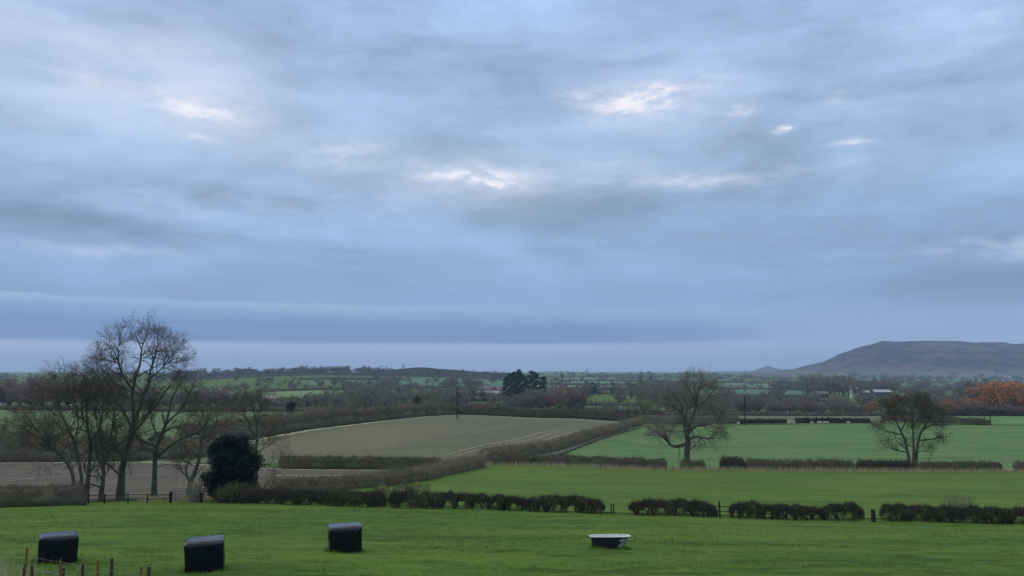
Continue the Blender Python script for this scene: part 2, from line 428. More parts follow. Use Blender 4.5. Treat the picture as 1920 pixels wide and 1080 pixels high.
def ucol(px, py):
    V = (540 - py) / F
    return ((px - 960) / F) / (math.cos(PITCH) - V * math.sin(PITCH))
UC = np.array([ucol(p, 800) for p in CPX])
DR = [1.0, 6.0, 12.0, 20.0]
ZR = [[4.6] * 8, [4.0] * 8, [2.3] * 8, [1.05, .9, .75, .7, .7, .7, .7, .7]]
for D in TAB:
    DR.append(D); ZR.append([CAMZ + D * tanv(q) for q in TAB[D]])
LD = np.log(np.array(DR)); ZR = np.array(ZR)
def _herm(xs, ys, x):
    """cubic hermite along axis 0 of ys (n,...) at scalar array x -> uses limited slopes"""
    i = np.clip(np.searchsorted(xs, x) - 1, 0, len(xs) - 2)
    return i
_d = np.diff(LD)[:, None]; _s = np.diff(ZR, axis=0) / _d
ML = np.zeros_like(ZR)
ML[1:-1] = (_s[:-1] * _d[1:] + _s[1:] * _d[:-1]) / (_d[1:] + _d[:-1])
ML[0] = _s[0]; ML[-1] = _s[-1]
def ground0(x, y):
    x = np.asarray(x, float); y = np.asarray(y, float)
    r = np.hypot(x, y)
    D = np.maximum(np.maximum(y, 0.62 * r), 1.01)
    u = np.clip(x / D, UC[0], UC[-1])
    l = np.clip(np.log(D), LD[0], LD[-1])
    i = np.clip(np.searchsorted(LD, l) - 1, 0, len(LD) - 2)
    h = LD[i + 1] - LD[i]; t = (l - LD[i]) / h
    h00 = 2*t**3 - 3*t**2 + 1; h10 = t**3 - 2*t**2 + t; h01 = -2*t**3 + 3*t**2; h11 = t**3 - t**2
    cols = (h00[..., None]*ZR[i] + (h10*h)[..., None]*ML[i] + h01[..., None]*ZR[i+1] + (h11*h)[..., None]*ML[i+1])
    j = np.clip(np.searchsorted(UC, u) - 1, 0, len(UC) - 2)
    w = (u - UC[j]) / (UC[j+1] - UC[j]); w = w*w*(3 - 2*w)*0.6 + w*0.4
    a = np.take_along_axis(cols, j[..., None], -1)[..., 0]; b = np.take_along_axis(cols, (j+1)[..., None], -1)[..., 0]
    return a*(1-w) + b*w
def bumps(x, y):
    k = 1.0 / (1.0 + (np.hypot(x, y) / 70.0)**2)
    n = 0.035*np.sin(1.9*x + 1.3*np.sin(0.7*y)) * np.sin(2.3*y + 1.1*np.sin(0.9*x))
    n += 0.022*np.sin(4.1*x + 2.0*y + 1.5*np.sin(1.7*y)) * np.sin(5.3*y - 1.2*x)
    n += 0.07*np.sin(0.43*x + 0.8*np.sin(0.31*y)) * np.sin(0.37*y + 1.0)
    return n*k
def gz(x, y):
    return ground0(x, y) + bumps(np.asarray(x, float), np.asarray(y, float))
_DS = np.exp(np.linspace(math.log(12), math.log(14000), 2500))
def hit(px, py):
    """where the sight line of a picture point first meets the ground"""
    u = ucol(px, py); tv = tanv(py)
    z = gz(u*_DS, _DS); f = z - (CAMZ + tv*_DS)
    k = np.argmax(f >= 0)
    if f[k] < 0: k = len(_DS) - 1
    if k == 0: return Vector((u*_DS[0], _DS[0], float(z[0])))
    a = f[k-1] / (f[k-1] - f[k]); D = _DS[k-1] + a*(_DS[k] - _DS[k-1])
    return Vector((u*D, D, float(gz(u*D, D))))
def at(px, D):
    py = 800
    for _ in range(3):
        u = ucol(px, py); z = float(gz(u*D, D))
        V = math.tan(math.atan((z - CAMZ)/D) - PITCH); py = 540 - V*F
    return Vector((u*D, D, z))
def P(p):
    return hit(*p) if len(p) == 2 else at(p[0], p[2])

def vnoise(x, y, seed=0):
    """smooth value noise on a lattice"""
    xi = np.floor(x).astype(int); yi = np.floor(y).astype(int); fx = x - xi; fy = y - yi
    fx = fx*fx*(3-2*fx); fy = fy*fy*(3-2*fy)
    def h(a, b):
        n = (a*374761393 + b*668265263 + seed*1442695041) & 0xffffffff
        n = ((n ^ (n >> 13)) * 1274126177) & 0xffffffff
        return ((n ^ (n >> 16)) & 0xffff) / 65535.0
    return (h(xi, yi)*(1-fx) + h(xi+1, yi)*fx)*(1-fy) + (h(xi, yi+1)*(1-fx) + h(xi+1, yi+1)*fx)*fy
def fbm(x, y, o=4, seed=0):
    s = 0; a = 0.5
    for k in range(o):
        s = s + a*(vnoise(x*2**k, y*2**k, seed+k) - 0.5)*2; a *= 0.5
    return s
def build_ground():
    rr = np.concatenate([np.arange(1.5, 24, 0.5), np.arange(24, 70, 0.33), np.exp(np.linspace(math.log(70.5), math.log(14000), 190))])
    th = np.concatenate([np.linspace(-R(38), R(38), 420), np.linspace(R(38), R(322), 72)[1:-1]])
    n, m = len(rr), len(th)
    A, B = np.meshgrid(rr, th, indexing='ij')
    X = A*np.sin(B); Y = A*np.cos(B); Z = gz(X, Y)
    v = np.stack([X.ravel(), Y.ravel(), Z.ravel()], 1)
    i = np.arange(n-1)[:, None]*m; j = np.arange(m)[None, :]; j2 = (j+1) % m
    f = np.stack([(i+j).ravel(), (i+j2).ravel(), (i+m+j2).ravel(), (i+m+j).ravel()], 1)
    f = f[:, ::-1]
    me = mesh_np('ground', v, f, True)
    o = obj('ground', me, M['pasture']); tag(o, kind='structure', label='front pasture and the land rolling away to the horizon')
    # hole under the camera closed by a small cap
    cap = MB(); c = float(gz(0.0, 0.01)); ring = [(1.5*math.sin(t), 1.5*math.cos(t), float(gz(1.5*math.sin(t), 1.5*math.cos(t)))) for t in th]
    cap.add([(0, 0, c)] + ring, [(0, k+1, (k+1) % m + 1)[::-1] for k in range(m)])
    q = cap.build('ground_cap', M['pasture']); q.parent = o
build_ground()

def drape(name, far, near, nu, nv, mat, label=None, off=None, kind='structure'):
    """field sheet laid over the relief between a far and a near edge line"""
    def resamp(pts, n):
        pts = [P(p) if not isinstance(p, Vector) else p for p in pts]
        a = np.array([[p.x, p.y] for p in pts]); s = np.concatenate([[0], np.cumsum(np.hypot(*np.diff(a, axis=0).T))])
        t = np.linspace(0, s[-1], n)
        return np.stack([np.interp(t, s, a[:, 0]), np.interp(t, s, a[:, 1])], 1)
    a = resamp(far, nu+1); b = resamp(near, nu+1)
    for e, sd in ((a, 3), (b, 8)): e[:, 1] += np.clip(np.hypot(e[:, 0], e[:, 1])/150, .3, 2.5)*.9*fbm(e[:, 0]/4.0, e[:, 0]*0 + sd, 3, sd)
    t = np.linspace(0, 1, nv+1)[:, None, None]
    xy = b[None]*(1-t) + a[None]*t
    x = xy[..., 0].ravel(); y = xy[..., 1].ravel()
    z = gz(x, y) + (off if off is not None else 0.03 + np.hypot(x, y)*4e-4)
    i = np.arange(nv)[:, None]*(nu+1); j = np.arange(nu)[None]
    f = np.stack([(i+j).ravel(), (i+j+1).ravel(), (i+nu+1+j+1).ravel(), (i+nu+1+j).ravel()], 1)
    o = obj(name, mesh_np(name, np.stack([x, y, z], 1), f, True), mat)
    return tag(o, label, kind=kind)
def ribbon(name, pts, width, mat, label=None, off=None, n=60):
    """narrow strip following a line on the ground"""
    pts = [P(p) for p in pts]
    a = np.array([[p.x, p.y] for p in pts]); s = np.concatenate([[0], np.cumsum(np.hypot(*np.diff(a, axis=0).T))])
    t = np.linspace(0, s[-1], n)
    c = np.stack([np.interp(t, s, a[:, 0]), np.interp(t, s, a[:, 1])], 1)
    for _ in range(3): c[1:-1] = (c[:-2] + 2*c[1:-1] + c[2:]) / 4
    d = np.gradient(c, axis=0); d /= np.linalg.norm(d, axis=1)[:, None]
    nrm = np.stack([-d[:, 1], d[:, 0]], 1)
    w = width/2*(1 + 0.25*np.sin(np.arange(n)*1.7) + 0.2*RNG.standard_normal(n))
    L = c + nrm*w[:, None]; Q = c - nrm*w[:, None]
    x = np.stack([Q[:, 0], c[:, 0], L[:, 0]], 1).ravel(); y = np.stack([Q[:, 1], c[:, 1], L[:, 1]], 1).ravel()
    z = gz(x, y) + (off if off is not None else 0.05 + np.hypot(x, y)*6e-4)
    i = np.arange(n-1)[:, None]*3; j = np.arange(2)[None]
    f = np.stack([(i+j).ravel(), (i+j+3).ravel(), (i+j+4).ravel(), (i+j+1).ravel()], 1)[:, ::-1]
    o = obj(name, mesh_np(name, np.stack([x, y, z], 1), f, True), mat)
    return tag(o, label, kind='structure')

# fields, far to near
drape('lower_soil_field', [(-260, 866), (0, 868), (180, 866), (540, 876), (760, 876)], [(-260, None, 68), (0, None, 68), (300, None, 72), (520, None, 80), (700, None, 92)], 60, 40, M['plough2'], 'bare brown soil strip behind the row of trees')
drape('brown_field', [(350, None, 190), (430, None, 200), (500, None, 214), (600, None, 238), (700, None, 258), (800, None, 280), (900, None, 292), (1050, None, 300), (1200, None, 312)],
      [(250, None, 146), (530, None, 146), (860, None, 148), (905, None, 152)], 90, 60, M['plough'], 'large drilled brown field on the rise')
drape('crop_field', [(1195, None, 285), (1300, None, 298), (1640, None, 302), (1780, None, 298), (2300, None, 300)], [(900, None, 156), (1250, None, 152), (1920, None, 152), (2400, None, 152)], 90, 60, M['crop'], 'green young crop field behind the lone trees')
drape('right_crop_field', [(1790, None, 415), (1920, None, 420), (2300, None, 420)], [(1750, None, 305), (1920, None, 302), (2300, None, 302)], 30, 20, M['crop_pale'], 'paler green crop strip at the foot of the russet trees')
drape('second_pasture', [(880, None, 146), (1250, None, 147), (1920, None, 148), (2400, None, 148)], [(690, None, 62), (1130, None, 60), (1920, None, 60), (2400, None, 60)], 90, 60, M['pasture2'], 'bright green pasture between the two hedges')
drape('pale_strip_field', [(1180, None, 400), (1300, None, 400), (1500, None, 402), (1700, None, 405)], [(1230, None, 318), (1380, None, 316), (1640, None, 318), (1760, None, 330)], 40, 14, M['plough'], 'narrow stubble strip beyond the crop field')
drape('left_far_field', [(-300, None, 420), (0, None, 420), (300, None, 410), (480, None, 400), (640, None, 390)], [(-300, None, 200), (0, None, 200), (300, None, 205), (480, None, 222), (590, None, 246)], 60, 40, M['crop_dull'], 'green field seen between the left trees')

# pale verges and ruts
ribbon('verge', [(400, None, 193), (500, None, 211), (600, None, 234), (700, None, 254), (800, None, 274), (860, None, 281)], 3.0, M['verge'], 'pale dry margin along the top of the brown field', 0.20)
ribbon('verge', [(860, None, 281), (950, None, 287), (1100, None, 296), (1200, None, 306)], 2.0, M['verge'], 'pale dry margin at the crest of the brown field', 0.2)
ribbon('verge', [(0, None, 148), (300, None, 148), (540, None, 128), (735, None, 128)], 1.4, M['verge'], 'pale margin under the clipped hedge', 0.12)
for k, (a, b, c, d) in enumerate([((838, 855), (930, 832), (1010, 813), (1075, 801)), ((858, 856), (945, 835), (1030, 815), (1090, 803)), ((880, 858), (960, 840), (1040, 820), (1105, 806))]):
    ribbon('wheel_rut', [a, b, c, d], 0.55, M['rut'], None, 0.16)
for pts in ([(640, 852), (760, 832), (860, 814), (960, 797)], [(655, 853), (775, 834), (875, 816), (975, 798)]):
    ribbon('wheel_rut', pts, 0.35, M['rut'], None, 0.16)
for pts in ([(1225, None, 178), (1400, None, 180), (1640, None, 184), (1930, None, 190)], [(1190, None, 215), (1400, None, 218), (1700, None, 224), (1930, None, 230)], [(1215, None, 258), (1500, None, 262), (1930, None, 268)]):
    ribbon('tramline', pts, 0.5, M['tram'], 'faint tramline across the young crop', 0.14); ribbon('tramline', [(p[0], None, p[2] + 2.2) for p in pts], 0.5, M['tram'], 'faint tramline across the young crop', 0.14)
ribbon('furrow', [(1032, 858), (1090, 838), (1140, 820), (1185, 807), (1200, 804)], 0.9, M['furrow'], 'dark furrow curving up the edge of the crop field', 0.22)
ribbon('verge', [(960, 864), (1050, 845), (1110, 826), (1175, 803)], 5.0, M['greyverge'], 'rough grey grass between hedge and furrow', 0.17)
ribbon('verge', [(1400, None, 153), (1400, None, 152), (1600, None, 152), (1920, None, 152)], 3.0, M['verge'], 'pale grass margin behind the far hedge', 0.12)
ribbon('verge', [(1380, None, 305), (1500, None, 306), (1660, None, 308)], 1.2, M['verge'], 'pale grass line under the sheep', 0.25)
for pts in ([(0, 893), (60, 891), (180, 884)], [(0, 905), (140, 893), (300, 888)]):
    ribbon('soil_streak', pts, 0.5, M['rut'], None, 0.12)
ribbon('verge', [(520, 893), (600, 894), (690, 891)], 1.2, M['verge'], 'pale weeds on the narrow soil strip', 0.12)

# ------------------------------------------------------------------ hills
def hill(name, prof, D0, D1, mat, label, rough=0.10, nu=240, nv=60, jag=0.0):
    px = np.array([p[0] for p in prof], float); py = np.array([p[1] for p in prof], float)
    q = np.linspace(px[0], px[-1], nu+1)
    c = np.interp(q, px, py)
    for _ in range(2): c[1:-1] = (c[:-2] + 2*c[1:-1] + c[2:]) / 4
    cz = np.array([CAMZ + D1*tanv(a) for a in c]); u1 = np.array([ucol(a, b) for a, b in zip(q, c)])
    v = np.linspace(0, 1.5, nv+1)[:, None]
    D = D0 + (D1 - D0)*v
    x = u1[None]*D; y = D + 0*x
    s = np.clip(v, 0, 1); s = np.where(v <= 1, np.sin(s*math.pi/2)**1.25, np.cos((v-1)*math.pi)*1.0)
    base = ground0(x, y)
    h = (cz[None] - base*0 - 0) 
    z = base + (h - base)*s
    amp = np.clip(h - base, 0, None)
    z += amp*rough*fbm(x/420, y/520, 5, 3)*np.sin(np.clip(v, 0, 1)*math.pi)*1.6
    z += amp*rough*0.35*fbm(x/110, y/140, 3, 9)*np.clip(v*3, 0, 1)*np.sin(np.clip(v, 0, 1)*math.pi)
    if jag: z += jag*fbm(x/45, y/60, 3, 5)*(v > 0.6)
    z[0] = base[0] - 8
    i = np.arange(nv)[:, None]*(nu+1); j = np.arange(nu)[None]
    f = np.stack([(i+j).ravel(), (i+j+1).ravel(), (i+nu+1+j+1).ravel(), (i+nu+1+j).ravel()], 1)
    o = obj(name, mesh_np(name, np.stack([x.ravel(), y.ravel(), z.ravel()], 1), f, True), mat)
    return tag(o, label, kind='structure')
def hill_mat(name, cols, scale):
    m, t, p = base_mat(name)
    g = t.new('ShaderNodeNewGeometry'); pos = g.outputs['Position']
    n1 = t.noise(t.mapping(pos, scale=(1, 0.5, 2.2), rot=(0, .35, 0)), scale, 6, 0.68, 0.8)
    n2 = t.noise(t.mapping(pos, scale=(1, 0.4, 3.0), loc=(900, 400, 0)), scale*1.6, 4, 0.6, 0.3)
    n3 = t.noise(pos, scale*12, 4, 0.7)
    c = t.mix(t.rng(n1, 0.45, 0.56), cols[0], cols[1])
    c = t.mix(t.rng(n2, 0.50, 0.56), c, cols[2])
    sep = t.new('ShaderNodeSeparateXYZ'); t.l.new(pos, sep.inputs[0])
    low = t.rng(sep.outputs[2], -5, 42, 1, 0)
    c = t.mix(t.m('MULTIPLY', low, t.rng(n2, 0.40, 0.5)), c, cols[3])
    c = t.mix(t.rng(n3, 0.3, 0.7, 0, 0.35), c, tuple(q*0.4 for q in cols[0]))
    t.put(p.inputs['Base Color'], c); p.inputs['Roughness'].default_value = 1; p.inputs['Specular IOR Level'].default_value = 0
    return m
M['hill'] = hill_mat('moor_and_woods', [(0.012, 0.009, 0.014), (0.092, 0.050, 0.056), (0.002, 0.007, 0.012), (0.110, 0.125, 0.085)], 0.0046)
M['farhill'] = hill_mat('distant_moor', [(0.045, 0.052, 0.05), (0.06, 0.06, 0.05), (0.05, 0.06, 0.05), (0.06, 0.08, 0.06)], 0.002)
M['woodhill'] = hill_mat('wooded_rise', [(0.022, 0.024, 0.022), (0.050, 0.040, 0.034), (0.025, 0.035, 0.028), (0.035, 0.045, 0.035)], 0.02)
hill('hill', [(1380, 703), (1440, 699), (1485, 694), (1510, 687), (1545, 679), (1575, 666), (1600, 655), (1612, 650.5), (1615, 653), (1630, 647), (1652, 640), (1672, 638.5), (1690, 640), (1716, 638), (1722, 640), (1760, 639),
              (1800, 640.5), (1840, 643), (1848, 642), (1885, 643), (1895, 645), (1990, 647), (2150, 652), (2500, 668), (2900, 690)], 4300, 5500, M['hill'], 'long wooded moorland hill rising on the right', rough=.24, jag=11)
hill('cone_hill', [(1385, 699), (1408, 696), (1425, 691), (1437, 686.5), (1441, 686), (1452, 690), (1466, 693), (1490, 692), (1510, 690), (1560, 695)], 7200, 8200, M['farhill'], 'small pointed hill in the far blue distance', rough=0.03, nu=120, nv=20)
hill('far_ridge', [(960, 699), (1010, 697), (1040, 696), (1100, 697.5), (1180, 698.5), (1260, 698), (1330, 697.5), (1360, 696), (1400, 696), (1450, 697), (1600, 698)], 9000, 10500, M['farhill'], 'low blue line of distant hills', rough=0.02, nu=120, nv=12)
hill('wooded_ridge', [(300, 704), (360, 699), (420, 700), (480, 697), (560, 697), (640, 699), (700, 697.5), (735, 694), (760, 691), (782, 689), (800, 689.5), (825, 692), (850, 693.5), (880, 697), (940, 700), (1000, 704)],
     1750, 2150, M['woodhill'], 'low wooded ridge with a rounded top behind the fields', rough=0.05, nu=200, nv=30, jag=2.0)

# distant fields patchwork
FF = [  # far-left, far-right, near-right, near-left as (px, D); material
 ('a', (790, 1650), (945, 1650), (945, 1150), (700, 1250)), ('c', (500, 950), (700, 950), (640, 700), (460, 720)), ('c', (320, 780), (500, 900), (470, 700), (300, 690)),
 ('b', (640, 1000), (760, 1100), (740, 850), (640, 830)), ('a', (560, 1350), (720, 1450), (700, 1230), (560, 1200)),
 ('b', (870, 560), (1010, 560), (1010, 430), (860, 430)), ('a', (1100, 620), (1170, 620), (1170, 450), (1090, 440)),
 ('b', (1030, 2600), (1150, 2700), (1160, 2200), (1030, 2100)), ('a', (1030, 2050), (1180, 2150), (1180, 1700), (1030, 1650)), ('b', (1035, 1600), (1150, 1650), (1140, 1300), (1040, 1300)),
 ('a', (1200, 1900), (1260, 1950), (1255, 1450), (1190, 1450)), ('b', (1360, 2000), (1500, 2000), (1480, 1500), (1370, 1500)), ('a', (1380, 1450), (1505, 1450), (1500, 1020), (1380, 1020)),
 ('c', (1500, 800), (1580, 800), (1580, 600), (1500, 600)), ('b', (1380, 980), (1480, 980), (1480, 640), (1390, 640)), ('a', (1180, 2900), (1360, 2900), (1360, 2100), (1190, 2100)),
 ('a', (900, 2000), (1020, 2100), (1020, 1700), (890, 1600)), ('b', (1650, 3500), (1760, 3500), (1760, 2700), (1660, 2600)), ('a', (1770, 3600), (1900, 3800), (1950, 2900), (1780, 2800)),
 ('b', (1800, 4600), (1960, 4700), (1950, 4100), (1780, 4000)), ('b', (0, 900), (200, 900), (250, 600), (0, 600)), ('a', (1500, 3000), (1640, 3200), (1620, 2300), (1490, 2200)),
 ('a', (1230, 3900), (1400, 4100), (1380, 3000), (1200, 3000)), ('d', (865, 900), (930, 900), (935, 760), (870, 760)), ('b', (1400, 600), (1500, 600), (1500, 450), (1390, 450))]
for q, a, b, c, d in FF:
    k = 12
    drape('far_field', [(a[0], None, a[1]), (b[0], None, b[1])], [(d[0], None, d[1]), (c[0], None, c[1])], k, k, M['farfield_' + q], {'a': 'distant green field', 'b': 'distant pale green field', 'c': 'distant lime green field', 'd': 'distant tan stubble field'}[q])

# ------------------------------------------------------------------ vegetation geometry
def norm(a): return a / np.maximum(np.linalg.norm(a, axis=-1, keepdims=True), 1e-9)
def prisms(p0, p1, r0, r1, k=3):
    """tapered prisms for arrays of segments"""
    n = len(p0); d = norm(p1 - p0)
    ref = np.where(np.abs(d[:, 2:3]) > 0.9, np.array([[1.0, 0, 0]]), np.array([[0, 0, 1.0]]))
    a = norm(np.cross(d, ref)); b = np.cross(d, a)
    an = np.arange(k)*2*math.pi/k
    ring = np.cos(an)[None, :, None]*a[:, None] + np.sin(an)[None, :, None]*b[:, None]
    v = np.concatenate([p0[:, None] + ring*r0[:, None, None], p1[:, None] + ring*r1[:, None, None]], 1).reshape(-1, 3)
    i = np.arange(n)[:, None]*2*k; j = np.arange(k)[None]; j2 = (j+1) % k
    f = np.stack([(i+j), (i+j2), (i+k+j2), (i+k+j)], -1).reshape(-1, 4)
    return v, f
def blades(c, d, ln, w, rng):
    """thin pointed slips centred on a root point c, along d"""
    n = len(c); s = norm(np.cross(d, rng.standard_normal((n, 3))))
    a = c - s*w[:, None]/2; b = c + s*w[:, None]/2; t = c + d*ln[:, None]
    v = np.stack([a, b, t], 1).reshape(-1, 3); f = np.arange(3*n).reshape(-1, 3)
    return v, f
def leaves(c, size, rng, flat=0.0):
    """small leaf-like rhombs in random attitudes"""
    n = len(c); d = norm(rng.standard_normal((n, 3)) * np.array([1, 1, 1-flat])); s = norm(np.cross(d, rng.standard_normal((n, 3))))
    L = (size*(0.7+0.6*rng.random(n)))[:, None]; Wd = L*0.55
    v = np.stack([c - d*L/2, c + s*Wd/2, c + d*L/2, c - s*Wd/2], 1).reshape(-1, 3)
    return v, np.arange(4*n).reshape(-1, 4)
def sprout(pts, rad, n, lo, hi, ang, nseg, wob, up, rr, rng, t0=0.2, tap=0.35, rmin=0.004, tipk=0.6):
    """side branches: pts (N,m,3), rad (N,m) -> new branch arrays"""
    N, m = rad.shape
    k = rng.integers(0, N, n) if n < N*3 else np.repeat(np.arange(N), max(1, n//N))
    n = len(k)
    t = t0 + (1-t0)*rng.random(n)**0.8
    s = t*(m-1); i = np.minimum(s.astype(int), m-2); w = (s-i)[:, None]
    st = pts[k, i]*(1-w) + pts[k, i+1]*w
    pr = rad[k, i]*(1-w[:, 0]) + rad[k, i+1]*w[:, 0]
    pd = norm(pts[k, i+1] - pts[k, i])
    side = norm(np.cross(pd, rng.standard_normal((n, 3))))
    a = np.radians(ang[0] + (ang[1]-ang[0])*rng.random(n))[:, None]
    d = norm(pd*np.cos(a) + side*np.sin(a) + np.array([0, 0, up]))
    ln = (lo + (hi-lo)*rng.random(n))*(1.22 - tipk*t)
    r0 = np.maximum(np.minimum(pr*rr, ln*0.029+0.003), rmin)
    out = [st]; rads = [r0]; cur = d
    for q in range(nseg):
        cur = norm(cur + wob*rng.standard_normal((n, 3)) + np.array([0, 0, up*0.35]))
        out.append(out[-1] + cur*(ln/nseg)[:, None]); rads.append(np.maximum(r0*(1-(1-tap)*(q+1)/nseg), rmin*0.7))
    return np.stack(out, 1), np.stack(rads, 1)
def segs(pts, rad):
    return pts[:, :-1].reshape(-1, 3), pts[:, 1:].reshape(-1, 3), rad[:, :-1].ravel(), rad[:, 1:].ravel()
def smooth_line(p, n=12):
    p = np.asarray(p, float); s = np.concatenate([[0], np.cumsum(np.linalg.norm(np.diff(p, axis=0), axis=1))]); s /= s[-1]
    t = np.linspace(0, 1, n*2-1); q = np.stack([np.interp(t, s, p[:, i]) for i in range(3)], 1)
    for _ in range(2): q[1:-1] = (q[:-2] + 2*q[1:-1] + q[2:])/4
    return q[::2]

def hero_tree(base, D, limbs, label, group, levels, name='bare_tree', bark='bark', twig='twig', leafmat=None, nleaf=0, leaf=0.09, seed=1, spread=0.35, twigr=0.0075, jit=.08, squash=.13):
    """limbs: list of (picture polyline, r0 m, r1 m[, depth lean]) drawn in the tree's own plane, then given depth"""
    rng = np.random.default_rng(seed)
    b = at(base, D) if not isinstance(base, tuple) else hit(*base)
    D = b.y; bx = base if not isinstance(base, tuple) else base[0]
    V = math.tan(math.atan((b.z-CAMZ)/D) - PITCH); by = 540 - V*F
    sc = D*1.006/F
    root = empty(name, b, label, 'tree', group)
    L, Rr = [], []; zmax = max((by-p[1])*sc for lb in limbs for p in lb[0])
    for lb in limbs:
        pl, r0, r1 = lb[:3]; ly = lb[3] if len(lb) > 3 else rng.uniform(-spread, spread)
        x = np.array([(p[0]-bx)*sc for p in pl]); z = np.array([(by-p[1])*sc for p in pl])
        z = z*(1 - squash*np.clip(z/zmax, 0, 1)); x = x*(1 - .5*squash)
        s = np.concatenate([[0], np.cumsum(np.hypot(np.diff(x), np.diff(z)))])
        yst = lb[4] if len(lb) > 4 else 0.0
        y = yst + s*ly
        if lb[0][0][1] >= by-4: z[0] -= 0.15
        L.append(smooth_line(np.stack([x, y, z], 1), 12)); Rr.append(np.interp(np.linspace(0, 1, 12), [0, 1], [r0, r1]))
    L = np.array(L); Rr = np.array(Rr)
    for i, lb in enumerate(limbs):
        if lb[0][0][1] >= by-4:       # root flare
            Rr[i, 0] *= 1.45; Rr[i, 1] *= 1.12
    p0, p1, a, c = segs(L, Rr)
    # overlap the joints slightly
    v, f = prisms(p0, p1 + norm(p1-p0)*(c*0.25)[:, None], a, c, 7)
    obj('trunk', mesh_np('trunk', v, f, True), M[bark], root)
    pts, rad = L, Rr
    V_, F_ = [], []; off = 0; last = None
    for (per, lo, hi, ang, ns, wob, up, t0) in levels:
        n = int(per*len(pts)); tk = .68 if pts is L else .6
        pts, rad = sprout(pts, rad, n, lo, hi, ang, ns, wob, up, 0.62, rng, t0=t0, rmin=twigr, tipk=tk)
        p0, p1, a, c = segs(pts, rad); k = 4 if lo > 1.2 else 3
        v, f = prisms(p0, p1, a, c, k); V_.append(v); F_.append(f+off); off += len(v); last = pts
    obj('crown', mesh_np('crown', np.concatenate(V_), np.concatenate(F_)), M[twig], root)
    if leafmat:
        zt = last[:, -1, 2]; pw = np.clip((zt - .25*zt.max())/(.75*zt.max()), .10, 1)**1.3; k = rng.choice(len(last), nleaf, p=pw/pw.sum()); q = rng.integers(1, last.shape[1], nleaf)
        v, f = leaves(last[k, q] + jit*rng.standard_normal((nleaf, 3)), leaf, rng)
        obj('leaves', mesh_np('leaves', v, f), M[leafmat], root)
    return root
HV = [(11, 1.3, 3.2, (28, 70), 6, .20, .06, .12), (7.5, .6, 1.6, (25, 65), 4, .22, .05, .15), (6.5, .3, .85, (20, 60), 3, .24, .03, .1)]

G1 = 'bare trees in the row behind the front hedge'
# --- row of trees on the left
hero_tree(138, 68, [([(138, 932), (134.5, 896), (130, 881.7), (120, 867), (108, 853), (89.6, 839), (75, 824.6), (61, 810), (43, 806)], .17, .05, 0.05),
    ([(75, 823), (67, 802), (49, 782), (40, 770)], .05, .02), ([(108, 853), (92, 818), (80, 790), (60, 765)], .06, .02), ([(61, 810), (40, 800), (22, 786)], .04, .015), ([(89, 839), (60, 838), (35, 826)], .045, .015)],
    'leftmost bare tree, trunk curving out over the soil strip', G1, HV, seed=3, leafmat='leaf_brown', nleaf=1500)
hero_tree(156, 69, [([(155, 936), (148.7, 898), (142.6, 873.5), (136.5, 855), (130, 830.7), (114, 802), (95, 770), (85, 735), (78, 705)], .15, .03, 0.1),
    ([(114, 802), (90, 790), (73, 771)], .05, .02), ([(130, 830), (140, 790), (132, 750), (120, 715), (112, 690)], .07, .02), ([(136, 850), (110, 835), (84, 820)], .05, .02), ([(95, 770), (70, 740), (66, 715)], .05, .02), ([(132, 750), (105, 725), (98, 692)], .05, .02)],
    'slim bare tree forking in a V beside the curved trunk', G1, HV, seed=4, leafmat='leaf_brown', nleaf=1800)
hero_tree(163, 70, [([(160, 938), (163, 896), (165, 875.5), (164, 853), (166, 822.6), (156.8, 794), (150.7, 769.6), (156.8, 743), (160, 710), (150, 685)], .20, .03, 0.0),
    ([(166, 822), (182, 790), (178, 750), (184, 715)], .08, .02), ([(157, 794), (140, 765), (138, 730), (128, 700), (135, 680)], .07, .02), ([(150, 769), (130, 745), (112, 730)], .05, .02), ([(156, 743), (176, 715), (186, 690)], .05, .02)],
    'bare tree with a straight dark stem left of the multi-stemmed one', G1, HV, seed=5, leafmat='leaf_brown', nleaf=1500)
hero_tree(190, 70, [([(190, 941), (188.7, 920), (195, 895), (191, 870), (189.5, 845), (185.4, 802), (183, 782), (191.5, 751), (186, 720)], .20, .03, -0.05),
    ([(190, 862), (199.6, 841), (216, 833), (230, 820), (236, 790)], .10, .03, .2), ([(193, 890), (180, 866), (176, 845), (168, 815)], .07, .02), ([(196, 890), (210, 872), (222, 866)], .04, .015), ([(189, 845), (205, 810), (208, 770), (216, 735)], .07, .02), ([(185, 802), (170, 770), (172, 735)], .05, .02)],
    'many-limbed bare tree just left of the tallest trunk', G1, HV, seed=6)
